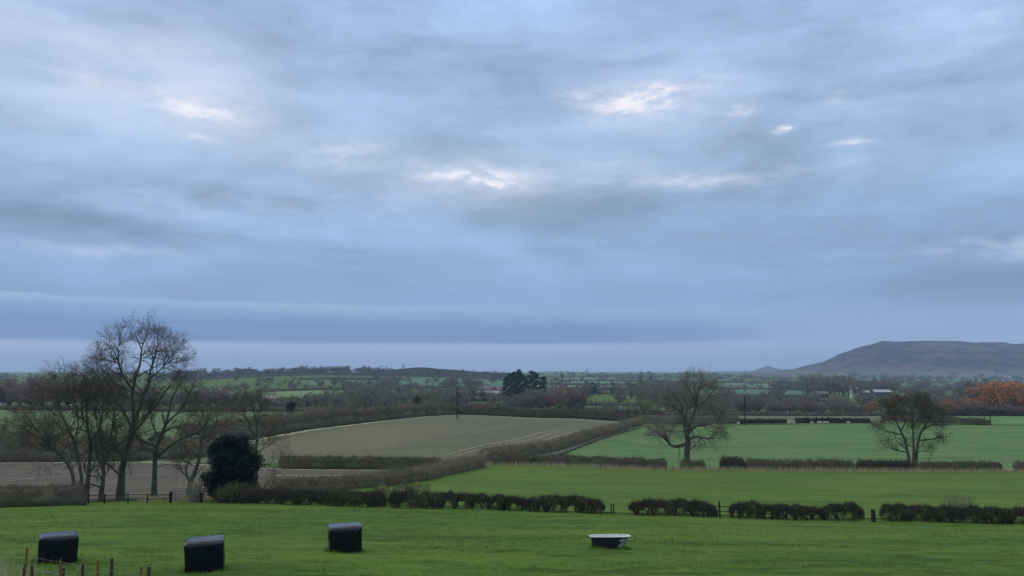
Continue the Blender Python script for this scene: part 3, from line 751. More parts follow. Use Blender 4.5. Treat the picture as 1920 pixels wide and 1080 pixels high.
hero_tree(226, 72, [([(225, 938), (226, 905), (226, 882.5), (227, 857.5), (238, 835), (244, 812), (248, 787.5), (242, 749.6), (236, 723), (245, 700), (248, 671), (259.6, 647.5), (256.7, 618), (242, 595)], .31, .035, 0.0),
    ([(228, 857), (208, 842), (196, 815), (200, 780), (190, 745)], .14, .03, .2), ([(242, 723), (218.7, 682.5), (213, 656), (204, 630), (188, 612)], .12, .025, -.1), ([(248, 787), (256.7, 741), (268, 711.7), (268, 676.7), (274, 647.5), (280, 618), (277, 595)], .16, .03, .12),
    ([(268, 700), (294.6, 676.7), (315, 656), (335, 644.6)], .08, .02, -.2), ([(242, 800), (221.7, 764), (198, 735), (192.5, 711.7), (175, 688), (154.6, 671)], .12, .03, .1), ([(244, 812), (271, 776), (294.6, 741), (309, 717.5), (322, 690)], .12, .03, .0),
    ([(250, 690), (275, 670), (300, 655), (310, 630)], .06, .02, .3), ([(213, 660), (190, 655), (172, 648)], .05, .02), ([(259, 648), (285, 630), (305, 618)], .05, .02), ([(236, 723), (215, 712), (200, 690), (180, 668)], .06, .02, -.3), ([(204, 630), (212, 610), (215, 598)], .04, .015), ([(256, 620), (262, 600), (268, 588)], .04, .015)],
    'tallest bare tree of the left row with a thick straight trunk', G1, HV, seed=7)
hero_tree(289, 72, [([(290, 939), (287, 915), (287.5, 882.5), (284, 857.5), (291.7, 816.7), (306, 787.5), (309, 741), (318, 712), (330, 690)], .25, .03, 0.05),
    ([(286, 862), (315, 834), (344, 816.7), (382, 803), (393.7, 776), (396.7, 741), (391, 723)], .13, .03, -.05), ([(386, 797), (417, 790), (431.7, 784)], .05, .02), ([(391, 790), (375, 765), (362, 745)], .05, .02), ([(306, 787), (335, 760), (350, 728), (362, 700), (366, 682)], .09, .02), ([(291, 816), (275, 785), (270, 755), (280, 730)], .08, .02),
    ([(396, 760), (415, 745), (425, 730)], .04, .015), ([(286, 850), (265, 835), (252, 812)], .07, .02)],
    'bare tree with one long low limb sweeping to the right', G1, HV, seed=8, leafmat='leaf_brown', nleaf=600)
hero_tree(354, 70, [([(352, 939), (355, 902.5), (367.5, 875), (372.5, 845), (370, 820), (380, 790), (372, 760)], .22, .03, 0.05), ([(355, 905), (346, 885), (350, 862)], .12, .05, .0),
    ([(372, 845), (355, 825), (340, 800)], .07, .02), ([(370, 820), (398, 800), (410, 775)], .06, .02), ([(367, 875), (345, 865), (330, 850)], .05, .02)],
    'leaning broken-stemmed bare tree beside the metal gate', G1, [(8, 1.0, 2.4, (25, 65), 4, .18, .08, .2), (6, .5, 1.2, (25, 65), 3, .2, .06, .15), (5, .3, .7, (20, 60), 3, .22, .05, .1)], seed=9)
hero_tree(480, 84, [([(481, 925), (479, 860), (478, 816.7), (478, 781.7), (466.7, 746.7), (461, 723)], .18, .03, 0.0), ([(478, 820), (463, 800), (457, 780), (440, 768), (425, 757)], .07, .02), ([(478, 785), (490, 765), (505, 770), (512, 780)], .06, .02), ([(477, 781), (483, 752), (481, 728)], .06, .02),
    ([(478, 850), (500, 835), (515, 825)], .06, .02), ([(480, 880), (500, 870), (518, 880)], .06, .02), ([(457, 780), (455, 760), (448, 742)], .04, .015)],
    'bare tree rising behind the dark holly bush', G1, [(10, 1.4, 3.4, (30, 70), 4, .18, .04, .15), (7, .7, 1.6, (25, 65), 4, .2, .03, .15), (6, .3, .8, (20, 60), 3, .22, .0, .1)], seed=10)
# --- lone oak
OV = [(13, 1.9, 4.0, (30, 70), 6, .19, .02, .15), (7, 1.0, 2.1, (25, 65), 4, .22, .01, .15), (6.5, .45, 1.1, (20, 65), 3, .26, .0, .1)]
hero_tree(1288, 151, [([(1287.6, 869), (1288.6, 843), (1291.6, 829), (1288.6, 810.7), (1286.5, 792)], .54, .42, 0.0), ([(1287, 833), (1262, 839), (1247, 823), (1232.6, 810.7), (1212, 800)], .34, .07, 0.05), ([(1253, 828), (1243.8, 806.6), (1240.7, 796)], .17, .05, -.3),
    ([(1291.6, 812), (1306, 796.5), (1334, 794), (1350.7, 785), (1361, 780)], .34, .07, .1), ([(1352, 785), (1355, 774), (1365, 758), (1372, 745)], .14, .04, -.2), ([(1292, 824), (1306, 817), (1326, 821), (1342.6, 819)], .26, .05, -.3),
    ([(1286.5, 797), (1287.6, 778), (1277, 764), (1261, 751.6), (1245, 747.6)], .40, .07, .1), ([(1290, 806), (1299.8, 782), (1308, 757.8), (1310, 731), (1318, 711), (1322, 695)], .42, .06, 0.0), ([(1308, 755), (1330, 741.5), (1340.5, 725), (1350.7, 719)], .22, .05, .25),
    ([(1281.5, 770), (1279.4, 749.6), (1268, 737), (1260, 722)], .20, .05, -.25), ([(1308, 743), (1298, 725), (1293.7, 711), (1287.6, 697)], .20, .05, -.1), ([(1310, 735), (1306, 712), (1308, 692)], .15, .05, .2), ([(1286, 790), (1272, 786), (1262, 800), (1258, 812)], .16, .04, -.2),
    ([(1287, 778), (1293, 755), (1285, 730), (1275, 712)], .18, .05, .35), ([(1334, 794), (1348, 800), (1362, 806)], .12, .04, -.1), ([(1318, 711), (1332, 703), (1336, 697)], .1, .04), ([(1262, 752), (1248, 735), (1240, 725)], .12, .04)],
    'big lone bare oak with a drooping left bough behind the second hedge', None, OV, name='oak_tree', twig='twig_pale', seed=21, twigr=0.0105)
# --- right multi-stemmed tree still in dark leaf
RV = [(10, 1.6, 3.3, (25, 65), 5, .18, .08, .2), (6, .9, 1.8, (25, 65), 4, .22, .06, .15), (5, .4, .9, (20, 60), 3, .26, .0, .1)]
hero_tree(1712, 151, [([(1706, 880), (1706, 864), (1700.6, 826), (1692.5, 804), (1684, 782.5), (1681.7, 755), (1687, 736)], .32, .06, 0.05), ([(1712.8, 880), (1712.8, 872), (1715.5, 837), (1715.5, 796), (1714, 761), (1711.5, 738)], .28, .06, 0.0), ([(1717, 880), (1717.5, 872), (1721, 837), (1727.7, 809.6), (1738.6, 793), (1749, 771.7), (1752, 752)], .34, .06, -0.05),
    ([(1703, 848), (1681.7, 845), (1660, 836.7)], .12, .04, .1), ([(1697, 815), (1671, 807), (1650, 801.5)], .15, .04, .1), ([(1725, 825), (1749, 823), (1770, 818)], .15, .04, .1), ([(1728, 809), (1745, 795), (1764, 785), (1770, 770)], .15, .04, -.2), ([(1692, 804), (1705, 785), (1700, 760), (1698, 742)], .14, .04, .3),
    ([(1715, 796), (1728, 775), (1730, 750), (1727, 738)], .14, .04, -.3), ([(1684, 782), (1668, 765), (1664, 750)], .12, .04), ([(1722, 850), (1732, 846), (1740, 846)], .07, .02), ([(1738, 793), (1732, 765), (1742, 745)], .1, .03, .2)],
    'three-stemmed tree with clumps of dark leaf behind the right hedge', None, RV, name='leafy_tree', seed=22, leafmat='leaf_dark', nleaf=11500, leaf=0.19, twigr=0.0105, jit=.30)

# --- generic trees, each kind built a few times at 10 m height, then copied
def proto_bare(seed, wide=1.0, trunk=0.25, nl=9, per=(6, 6), twig='twig', thick=0.03, leaf=None, nleaf=0, leafs=0.3, up=.12):
    rng = np.random.default_rng(seed); L, Rr = [], []
    h0 = 10*trunk
    L.append(smooth_line([(0, 0, -.3), (rng.uniform(-.2, .2), 0, h0*.6), (rng.uniform(-.3, .3), rng.uniform(-.3, .3), h0*1.4), (rng.uniform(-.8, .8)*wide, rng.uniform(-.8, .8), 8.6)], 10)); Rr.append(np.linspace(.28, .05, 10))
    for i in range(nl):
        a = i*2.4 + rng.uniform(-.4, .4); s = h0*rng.uniform(.7, 1.6); e = rng.uniform(.45, 1.0)
        reach = 3.6*wide*rng.uniform(.6, 1.05)*math.sin(0.5 + e*1.6)**.5 if True else 1
        top = s + (9.2 - s)*(e if i % 3 else e*.55)
        x, y = math.cos(a)*reach, math.sin(a)*reach
        L.append(smooth_line([(0, 0, s), (x*.45 + rng.uniform(-.2, .2), y*.45, s + (top-s)*.35), (x*.85, y*.85, s + (top-s)*.75), (x, y, top)], 10)); Rr.append(np.linspace(.15, .03, 10))
    L = np.array(L); Rr = np.array(Rr); p0, p1, a, c = segs(L, Rr); v, f = prisms(p0, p1, a, c, 5)
    tm = mesh_np('trunk', v, f, True); tm.materials.append(M['bark'])
    V_, F_ = [], []; off = 0; pts, rad = L, Rr
    for q, (n, lo, hi) in enumerate(((per[0], 1.2, 2.6), (per[1], .6, 1.5), (5, .35, .9))):
        pts, rad = sprout(pts, rad, int(n*len(pts)), lo, hi, (25, 65), 3, .18, up, .6, rng, t0=.25, rmin=thick*(1 - .2*q))
        p0, p1, a, c = segs(pts, rad); v, f = prisms(p0, p1, a, c, 3); V_.append(v); F_.append(f+off); off += len(v)
    cm = mesh_np('crown', np.concatenate(V_), np.concatenate(F_)); cm.materials.append(M[twig])
    out = [('trunk', tm), ('crown', cm)]
    if leaf:
        k = rng.integers(0, len(pts), nleaf); q = rng.integers(0, pts.shape[1], nleaf)
        v, f = leaves(pts[k, q] + .15*rng.standard_normal((nleaf, 3)), leafs, rng, .3)
        lm = mesh_np('leaves', v, f); lm.materials.append(M[leaf]); out.append(('leaves', lm))
    return out
def proto_blob(seed, leaf, n=5200, size=.42, lumps=14, rx=3.2, zlo=1.2, zhi=9.6, squash=1.0, core=True):
    """dense evergreen or bushy crown: leaf pieces on and in a cluster of lumps"""
    rng = np.random.default_rng(seed)
    cs = []
    for i in range(lumps):
        t = rng.random(); z = zlo + (zhi-zlo)*(.15 + .75*t); w = rx*math.sin(math.pi*(.18 + .72*t))**.8
        a = rng.random()*6.28; cs.append((math.cos(a)*w*rng.uniform(.2, .75), math.sin(a)*w*rng.uniform(.2, .75), z, rng.uniform(.9, 1.7)*rx/3.0))
    cs = np.array(cs); k = rng.integers(0, len(cs), n)
    d = norm(rng.standard_normal((n, 3))); rr = cs[k, 3]*rng.random(n)**.35*(1 + .25*rng.standard_normal(n)*.5)
    c = cs[k, :3] + d*rr[:, None]*np.array([1, 1, squash]); c[:, 2] = np.clip(c[:, 2], .2, 10)
    v, f = leaves(c, size, rng, .3)
    cm = mesh_np('crown', v, f); cm.materials.append(M[leaf])
    t = MB(); t.tube([(0, 0, -.3), (.1, 0, 2.5), (0, .1, 6)], [.3, .22, .1], 6); tm = t.mesh('trunk'); tm.materials.append(M['bark'])
    return [('trunk', tm), ('crown', cm)]
def proto_pine(seed):
    rng = np.random.default_rng(seed)
    L, Rr = [], []
    x1, y1 = rng.uniform(-.4, .4), rng.uniform(-.4, .4)
    L.append(smooth_line([(0, 0, -.3), (x1*.3, y1*.3, 3.5), (x1, y1, 9.3)], 10)); Rr.append(np.linspace(.24, .05, 10))
    cs = []
    for i in range(16):
        z = 3.6 + 5.6*(i/15)**.9; a = i*2.4 + rng.uniform(-.5, .5); w = (2.3*math.sin(math.pi*(.22 + .62*(z-3.6)/5.6)))*rng.uniform(.7, 1.15)
        e = (x1*z/9.3 + math.cos(a)*w, y1*z/9.3 + math.sin(a)*w, z + .5)
        L.append(smooth_line([(x1*z/9.3, y1*z/9.3, z-.3), (x1*z/9.3 + math.cos(a)*w*.5, y1*z/9.3 + math.sin(a)*w*.5, z), e], 10)); Rr.append(np.linspace(.08, .03, 10))
        cs.append((*e, .95)); cs.append((e[0]*.55, e[1]*.55, z + .45, .8))
    cs.append((x1, y1, 9.3, .9)); cs = np.array(cs)
    p0, p1, a, c = segs(np.array(L), np.array(Rr)); v, f = prisms(p0, p1, a, c, 5); tm = mesh_np('trunk', v, f, True); tm.materials.append(M['bark'])
    n = 5200; k = rng.integers(0, len(cs), n); d = norm(rng.standard_normal((n, 3)))*np.array([1, 1, .55])
    c = cs[k, :3] + d*(cs[k, 3]*rng.random(n)**.4)[:, None]
    v, f = leaves(c, .30, rng, .5); cm = mesh_np('crown', v, f); cm.materials.append(M['leaf_pine'])
    return [('trunk', tm), ('crown', cm)]
PROTO = {
 'bare': [proto_bare(i, w, t, 9, twig='twig_grey', thick=.035) for i, w, t in ((101, 1.0, .25), (102, 1.2, .2), (103, .8, .3), (104, 1.1, .28))],
 'dense': [proto_bare(i, w, t, 12, (8, 8), twig='twig_grey', thick=.05) for i, w, t in ((111, 1.3, .12), (112, 1.1, .15), (113, 1.5, .1))],
 'mauve': [proto_bare(i, w, t, 12, (8, 8), twig='twig_mauve', thick=.05) for i, w, t in ((121, 1.1, .18), (122, 1.3, .15))],
 'red': [proto_bare(i, w, t, 12, (8, 8), twig='twig_red', thick=.05) for i, w, t in ((131, 1.5, .1),)],
 'mossy': [proto_bare(i, w, t, 10, (7, 7), twig='twig_green', thick=.045) for i, w, t in ((141, 1.0, .2), (142, 1.3, .12))],
 'pale': [proto_bare(i, w, t, 9, (5, 5), twig='twig_pale', thick=.03) for i, w, t in ((151, 1.1, .2),)],
 'rust': [proto_bare(i, w, t, 12, (7, 6), twig='twig_mauve', thick=.04, leaf='leaf_rust', nleaf=5000, leafs=.42) for i, w, t in ((161, 1.3, .15), (162, 1.1, .2))],
 'ever': [proto_blob(171, 'leaf_holly', rx=3.4), proto_blob(172, 'leaf_holly', rx=2.8)],
 'olive': [proto_blob(181, 'leaf_olive', rx=3.3, n=4200), proto_blob(182, 'leaf_pine', rx=3.3)],
 'pine': [proto_pine(191), proto_pine(192), proto_pine(193)],
}
NAMES = {'bare': 'bare_tree', 'dense': 'bare_tree', 'mauve': 'bare_tree', 'red': 'bare_tree', 'mossy': 'bare_tree', 'pale': 'bare_tree', 'rust': 'beech_tree', 'ever': 'evergreen_tree', 'olive': 'bushy_tree', 'pine': 'pine_tree'}
def tree(kind, px, D, hpx, label, group=None, wide=1.0, var=None, cat='tree'):
    """one tree standing at column px, D metres ahead, hpx picture pixels tall"""
    b = at(px, D); h = hpx*D/F/10.0
    parts = PROTO[kind][var if var is not None else random.randrange(len(PROTO[kind]))]
    root = empty(NAMES[kind], b - Vector((0, 0, .05)), label, cat, group, random.uniform(0, 6.28))
    root.scale = (h*wide, h*wide, h)
    for nm, me in parts:
        link(bpy.data.objects.new(nm, me), root)
    return root
def belt(kinds, px0, px1, D0, D1, h0, h1, n, label, group, wide=(1.0, 1.3)):
    for i in range(n):
        px = px0 + (px1-px0)*(i + random.uniform(.1, .9))/n
        lab = label if n > 17 or n < 2 else ORD[i] + ' from the left: ' + label
        tree(random.choice(kinds), px, random.uniform(D0, D1), random.uniform(h0, h1), lab, group, random.uniform(*wide))
FARV, FARF = [], []
def far_belt(px0, px1, D0, D1, h0, h1, n):
    """trees of a few picture pixels each: still real crowns and stems, joined"""
    rng = np.random.default_rng(int(px0 + D0 + n))
    for i in range(n):
        D = rng.uniform(D0, D1); b = np.array(at(rng.uniform(px0, px1), D)); h = rng.uniform(h0, h1)*D/F; m = 90; w = h*rng.uniform(.5, 1.1)
        cs = np.stack([rng.uniform(-.6, .6, 6)*w, rng.uniform(-.6, .6, 6)*w, h*rng.uniform(.35, .8, 6)], 1); k = rng.integers(0, 6, m)
        c = b + cs[k] + norm(rng.standard_normal((m, 3)))*(h*.28*rng.random(m)**.4)[:, None]
        v, f = leaves(c, h*.20, rng); FARV.append(v); FARF.append(f)
        v, f = prisms(b[None] - [[0, 0, .5]], b[None] + [[0, 0, h*.6]], np.array([h*.03]), np.array([h*.015]), 4); FARV.append(v); FARF.append(f)
ORD = ['first', 'second', 'third', 'fourth', 'fifth', 'sixth', 'seventh', 'eighth', 'ninth', 'tenth', 'eleventh', 'twelfth', 'thirteenth', 'fourteenth', 'fifteenth', 'sixteenth', 'seventeenth']

# woods, belts and single trees of the middle distance
belt(['mossy', 'dense', 'olive', 'mossy'], -60, 330, 158, 172, 34, 58, 11, 'bushy grey-green scrub tree on the bank behind the left trees', 'scrub bank behind the left trees', (1.4, 1.9))
belt(['mossy', 'dense'], 330, 470, 180, 200, 26, 38, 4, 'low scrub bush on the bank behind the holly', 'scrub behind the holly', (1.4, 1.8))
belt(['mauve'], -40, 210, 432, 470, 50, 60, 11, 'tall brownish bare tree in the wood behind the left field', 'wood at the far edge of the left field', (1.1, 1.5))
belt(['mauve', 'dense'], -60, 215, 480, 540, 50, 58, 9, 'bare tree in the back rank of the left wood', 'back rank of the left wood', (1.2, 1.5))
belt(['dense', 'mauve'], 215, 450, 440, 600, 30, 42, 13, 'bare tree in the hazy belt behind the tall left row', 'trees glimpsed behind the left row', (1.2, 1.6))
belt(['dense', 'bare', 'mossy'], 430, 650, 400, 520, 24, 34, 13, 'low bare tree in the grey scrub left of the field crest', 'scrub trees left of the crest', (1.3, 1.8))
belt(['dense', 'mossy', 'bare'], 610, 870, 330, 460, 32, 44, 15, 'grey bare tree in the thicket behind the brown field crest', 'thicket behind the field crest', (1.1, 1.5))
belt(['dense', 'mauve'], 780, 860, 380, 470, 36, 44, 4, 'purplish bare tree left of the telegraph pole', 'purplish trees by the telegraph pole', (1.2, 1.5))
belt(['dense', 'bare'], 640, 760, 700, 1000, 22, 30, 7, 'hazy bare tree on the slope below the rounded wooded top', 'trees below the rounded ridge', (1.1, 1.4))
belt(['dense', 'bare'], 350, 545, 1000, 1250, 11, 16, 11, 'hazy hedgerow tree at the left top of the lime field', 'hedgerow trees above the lime field', (1.1, 1.6))
belt(['dense', 'bare'], 545, 740, 1000, 1250, 11, 16, 11, 'hazy hedgerow tree right of the lime field top', 'hedgerow trees above the lime field', (1.1, 1.6))
far_belt(-20, 330, 1500, 2300, 8, 15, 60)
far_belt(330, 740, 1850, 2150, 7, 16, 210)
far_belt(740, 1000, 1700, 2100, 7, 13, 40)
far_belt(1000, 1520, 1500, 3500, 6, 11, 90)
far_belt(1640, 1960, 1500, 3800, 6, 12, 110)
far_belt(480, 1250, 900, 1500, 10, 17, 90)
far_belt(700, 940, 2000, 2150, 5, 9, 26)
belt(['bare'], 818, 836, 2100, 2150, 10, 12, 2, 'taller thin tree standing clear of the ridge skyline', 'two thin trees on the skyline', (1.0, 1.2))
tree('ever', 545, 335, 30, 'dark round evergreen standing alone in the green field', None, 1.05)
tree('ever', 688, 345, 38, 'dark evergreen left of the olive-green bushes', None, .8)
tree('ever', 731, 360, 24, 'small dark evergreen beside the olive bushes', None, .9)
tree('olive', 755, 350, 33, 'brownish olive bush, left one of the pair near the crest', None, 1.1, 0)
tree('olive', 781, 345, 35, 'green olive bush, right one of the pair near the crest', None, 1.0, 0)
tree('bare', 884, 700, 56, 'tall bare tree left of the pine clump', None, 1.2)
tree('dense', 877, 1150, 22, 'small round tree on the skyline left of the pines', None, 1.0)
for i, (px, h, w, D) in enumerate([(950, 58, .66, 560), (961, 67, .70, 545), (972, 71, .68, 555), (982, 60, .6, 570), (999, 69, .80, 550), (1018, 60, .52, 548)]):
    pt_ = tree('pine', px, D, h, ['leftmost dark pine of the clump', 'second dark pine from the left in the clump', 'tallest dark pine in the middle of the clump', 'dark pine right of the tallest, partly hidden', 'broad dark pine on the right of the clump', 'slim dark pine at the right end of the clump'][i], 'clump of dark pines', w, i % 3); pt_.rotation_euler[2] = 1.3*i + .4
belt(['dense', 'mauve'], 880, 1030, 640, 760, 22, 32, 8, 'low bare tree around the feet of the pines', 'bare trees round the pines', (1.3, 1.8))
belt(['dense', 'bare'], 955, 1040, 405, 440, 32, 46, 5, 'grey bare tree in front of the pine clump', 'bare trees in front of the pines', (1.1, 1.4))
tree('red', 1050, 420, 52, 'red-brown bare tree just right of the pines', None, 1.1)
tree('mauve', 1068, 405, 54, 'broad dense bare tree right of the red-brown one', None, 1.4)
tree('dense', 1084, 412, 48, 'rounded grey-purple tree at the right of the red-brown one', None, 1.1)
belt(['mossy', 'dense'], 870, 950, 330, 400, 14, 20, 5, 'low greenish scrub tree behind the crest hedge', 'scrub behind the crest hedge', (1.3, 1.7))
belt(['mossy', 'dense', 'bare'], 1090, 1230, 380, 430, 16, 26, 9, 'low scrub tree behind the hedge left of the oak', 'scrub left of the oak', (1.3, 1.8))
tree('olive', 1112, 1000, 26, 'round dark green tree in the mid fields, left one of two', None, 1.2, 1)
tree('dense', 1125, 1010, 22, 'hazy bush joined to the left round green tree', None, 1.3)
tree('olive', 1150, 1000, 22, 'round dark green tree in the mid fields, right one of two', None, 1.1, 1)
belt(['dense', 'bare'], 1160, 1235, 700, 950, 30, 42, 5, 'hazy bare tree left of the oak crown', 'hazy trees left of the oak', (1.0, 1.3))
tree('mossy', 1207, 380, 50, 'pale-limbed bare tree standing left of the oak', None, .8)
belt(['mossy', 'dense', 'bare'], 1230, 1400, 400, 520, 28, 42, 12, 'grey bare tree seen through the oak crown', 'trees behind the oak', (1.1, 1.5))
belt(['dense', 'mauve'], 1230, 1300, 900, 1100, 26, 32, 4, 'brownish hazy tree behind the left side of the oak', 'brown trees behind the oak', (1.2, 1.4))
tree('olive', 1203, 2300, 12, 'round skyline tree, left one of the pair', 'pair of round skyline trees', 1.0, 1)
tree('olive', 1221, 2300, 12, 'round skyline tree, right one of the pair', 'pair of round skyline trees', 1.3, 1)
tree('olive', 1054, 2400, 13, 'round tree alone on the skyline right of the pines', None, 1.1, 1)
tree('bare', 1160, 2000, 12, 'thin skyline tree between the round ones', None, 1.0)
tree('dense', 1132, 2100, 12, 'low wide tree on the skyline', None, 1.4)
far_belt(1090, 1400, 2200, 2900, 5, 9, 16)
for D, a, b, n, h in ((1100, 880, 940, 4, 14), (1500, 1250, 1400, 6, 10), (2000, 1340, 1500, 8, 9), (1300, 1370, 1430, 3, 14), (2900, 1420, 1560, 8, 7)):
    belt(['dense', 'bare'], a, b, D*.95, D*1.05, h*.8, h*1.2, n, 'small hazy hedgerow tree %d m out between the far fields' % D if False else {1100: 'hazy hedgerow tree left of the pines', 1500: 'hazy hedgerow tree behind the oak crown', 2000: 'hazy far hedgerow tree right of the oak', 1300: 'hazy field tree right of the oak crown', 2900: 'tiny tree under the pointed hill'}[D],
         {1100: 'hedgerow trees left of the pines', 1500: 'hedgerow trees behind the oak', 2000: 'far hedgerow trees right of the oak', 1300: 'field trees right of the oak', 2900: 'trees under the pointed hill'}[D], (1.1, 1.6))
tree('dense', 1446, 620, 44, 'left one of two tall bare field trees right of the pole', None, .8)
tree('bare', 1463, 600, 50, 'right one of two tall bare field trees right of the pole', None, 1.0)
tree('dense', 1519, 620, 26, 'low leaning dark tree in the green paddock', None, 1.0)
belt(['dense', 'bare'], 1380, 1430, 408, 430, 34, 44, 4, 'bare tree of the small group beside the right telegraph pole', 'bare trees by the right pole', (.9, 1.2))
belt(['dense', 'mossy', 'bare', 'mauve'], 1430, 1660, 412, 440, 20, 34, 17, 'bare tree in the belt beyond the stubble strip', 'belt beyond the stubble strip', (1.1, 1.5))
belt(['mauve', 'dense'], 1510, 1610, 1000, 1250, 34, 42, 12, 'brown hazy tree of the small wood left of the silos', 'small wood left of the silos', (1.1, 1.4))
belt(['mauve', 'dense'], 1450, 1520, 1250, 1500, 18, 24, 6, 'low hazy tree in the dark line left of the small wood', 'tree line left of the small wood', (1.2, 1.6))
belt(['dense', 'mauve'], 1615, 1680, 1150, 1300, 24, 32, 7, 'hazy tree behind the farm roofs', 'trees behind the farm', (1.1, 1.4))
belt(['dense', 'mauve', 'bare'], 1655, 1790, 430, 520, 30, 42, 12, 'bare tree in the belt behind the three-stemmed tree', 'belt behind the three-stemmed tree', (1.1, 1.4))
tree('rust', 1634, 425, 26, 'small pinkish-brown tree right of the silos', None, 1.0)
tree('rust', 1782, 440, 30, 'small russet tree right of the three-stemmed tree', None, 1.0)
belt(['dense'], 1800, 1845, 445, 480, 46, 54, 3, 'tall grey bare tree left of the russet beeches', 'grey trees left of the beeches', (1.0, 1.2))
tree('dense', 1822, 520, 66, 'tallest round grey tree at the left shoulder of the beeches', None, 1.0)
for i, (px, h) in enumerate([(1824, 35), (1850, 51), (1868, 56), (1888, 60), (1908, 58), (1932, 60), (1955, 58)]):
    tree('rust', px, 440 + 18*(i % 2), h, ORD[i] + ' from the left: russet-leaved beech in the bank at the right edge of the field', 'russet beeches on the right', 1.15)
for i, (px, h) in enumerate([(1838, 50), (1862, 58), (1884, 60), (1906, 62), (1930, 60)]):
    tree('rust', px, 500, h, ORD[i] + ' from the left of the taller rear rank of russet beeches', 'rear rank of russet beeches', 1.25)
belt(['dense', 'mauve'], 1800, 1960, 424, 432, 20, 28, 10, 'low bare tree in front of the russet beeches', 'undergrowth trees before the beeches', (1.2, 1.6))
belt(['dense', 'mauve'], 1660, 1810, 1000, 1500, 14, 24, 13, 'hazy lowland tree behind the three-stemmed tree', 'lowland trees below the hill', (1.3, 1.8))
belt(['dense', 'mauve'], 1810, 1960, 1000, 1500, 14, 24, 13, 'hazy lowland tree above the russet beeches', 'lowland trees below the hill', (1.3, 1.8))
far_belt(1640, 1960, 2000, 3200, 6, 12, 30)
far_belt(900, 1500, 1500, 2100, 5, 9, 26)

def far_trees():
    o = 0; F2 = []
    for v, f in zip(FARV, FARF): F2.append(f + o); o += len(v)
    t = obj('distant_trees', mesh_np('distant_trees', np.concatenate(FARV), np.concatenate(F2)), M['twig_grey'])
    t.data.materials.clear(); t.data.materials.append(M['twig_far']); tag(t, 'tiny hazy trees along the far hedgerows and skyline', 'distant trees', kind='stuff')
far_trees()
belt(['dense', 'mossy'], 600, 860, 480, 640, 30, 38, 12, 'grey tree in the second rank behind the crest thicket', 'second rank behind the crest', (1.3, 1.7))
belt(['dense', 'bare'], 700, 880, 800, 1100, 18, 26, 10, 'hazy tree in the dip before the rounded ridge', 'trees in the dip before the ridge', (1.3, 1.7))
belt(['dense', 'mauve'], 1160, 1400, 560, 760, 26, 34, 10, 'hazy grey tree in the second rank behind the oak', 'second rank behind the oak', (1.2, 1.6))
belt(['dense', 'mauve'], 1380, 1660, 520, 700, 20, 30, 10, 'hazy tree in the second rank beyond the stubble strip', 'second rank beyond the stubble', (1.3, 1.7))
# holly bush by the gate
def holly():
    rng = np.random.default_rng(77); b = at(432, 66)
    root = empty('holly_bush', b, 'large black-green holly bush beside the metal gate', 'bush')
    n = 36000; k = 60
    cs = []
    for i in range(k):
        t = (i+.5)/k; z = .3 + 4.3*t; w = 2.15*math.sqrt(max(.05, 1 - ((t-.38)/.68)**2)); a = i*2.4
        cs.append((math.cos(a)*w*rng.uniform(.25, .92) + .1, math.sin(a)*w*rng.uniform(.25, .92), z + rng.uniform(-.3, .3), rng.uniform(.35, .8)))
    cs = np.array(cs); q = rng.integers(0, k, n); d = norm(rng.standard_normal((n, 3)))
    c = cs[q, :3] + d*(cs[q, 3]*rng.random(n)**.3*(1 + .12*rng.standard_normal(n)))[:, None]
    c[:, 2] = np.maximum(c[:, 2], .1)
    v, f = leaves(c, .15, rng); obj('foliage', mesh_np('foliage', v, f), M['leaf_holly'], root)
    n = 900; q = rng.integers(0, k, n); d = norm(rng.standard_normal((n, 3)) + np.array([0, 0, .5])); c = cs[q, :3] + d*(cs[q, 3]*.95)[:, None]; c[:, 2] = np.maximum(c[:, 2], .2)
    v, f = prisms(c, c + d*rng.uniform(.15, .5, n)[:, None], np.full(n, .012), np.full(n, .006), 3); obj('sprigs', mesh_np('sprigs', v, f), M['leaf_holly'], root)
    t = MB(); t.tube([(0, 0, -.2), (0, 0, 2), (.1, 0, 4)], [.16, .12, .05], 6); t.build('trunk', M['bark'], root)
holly()

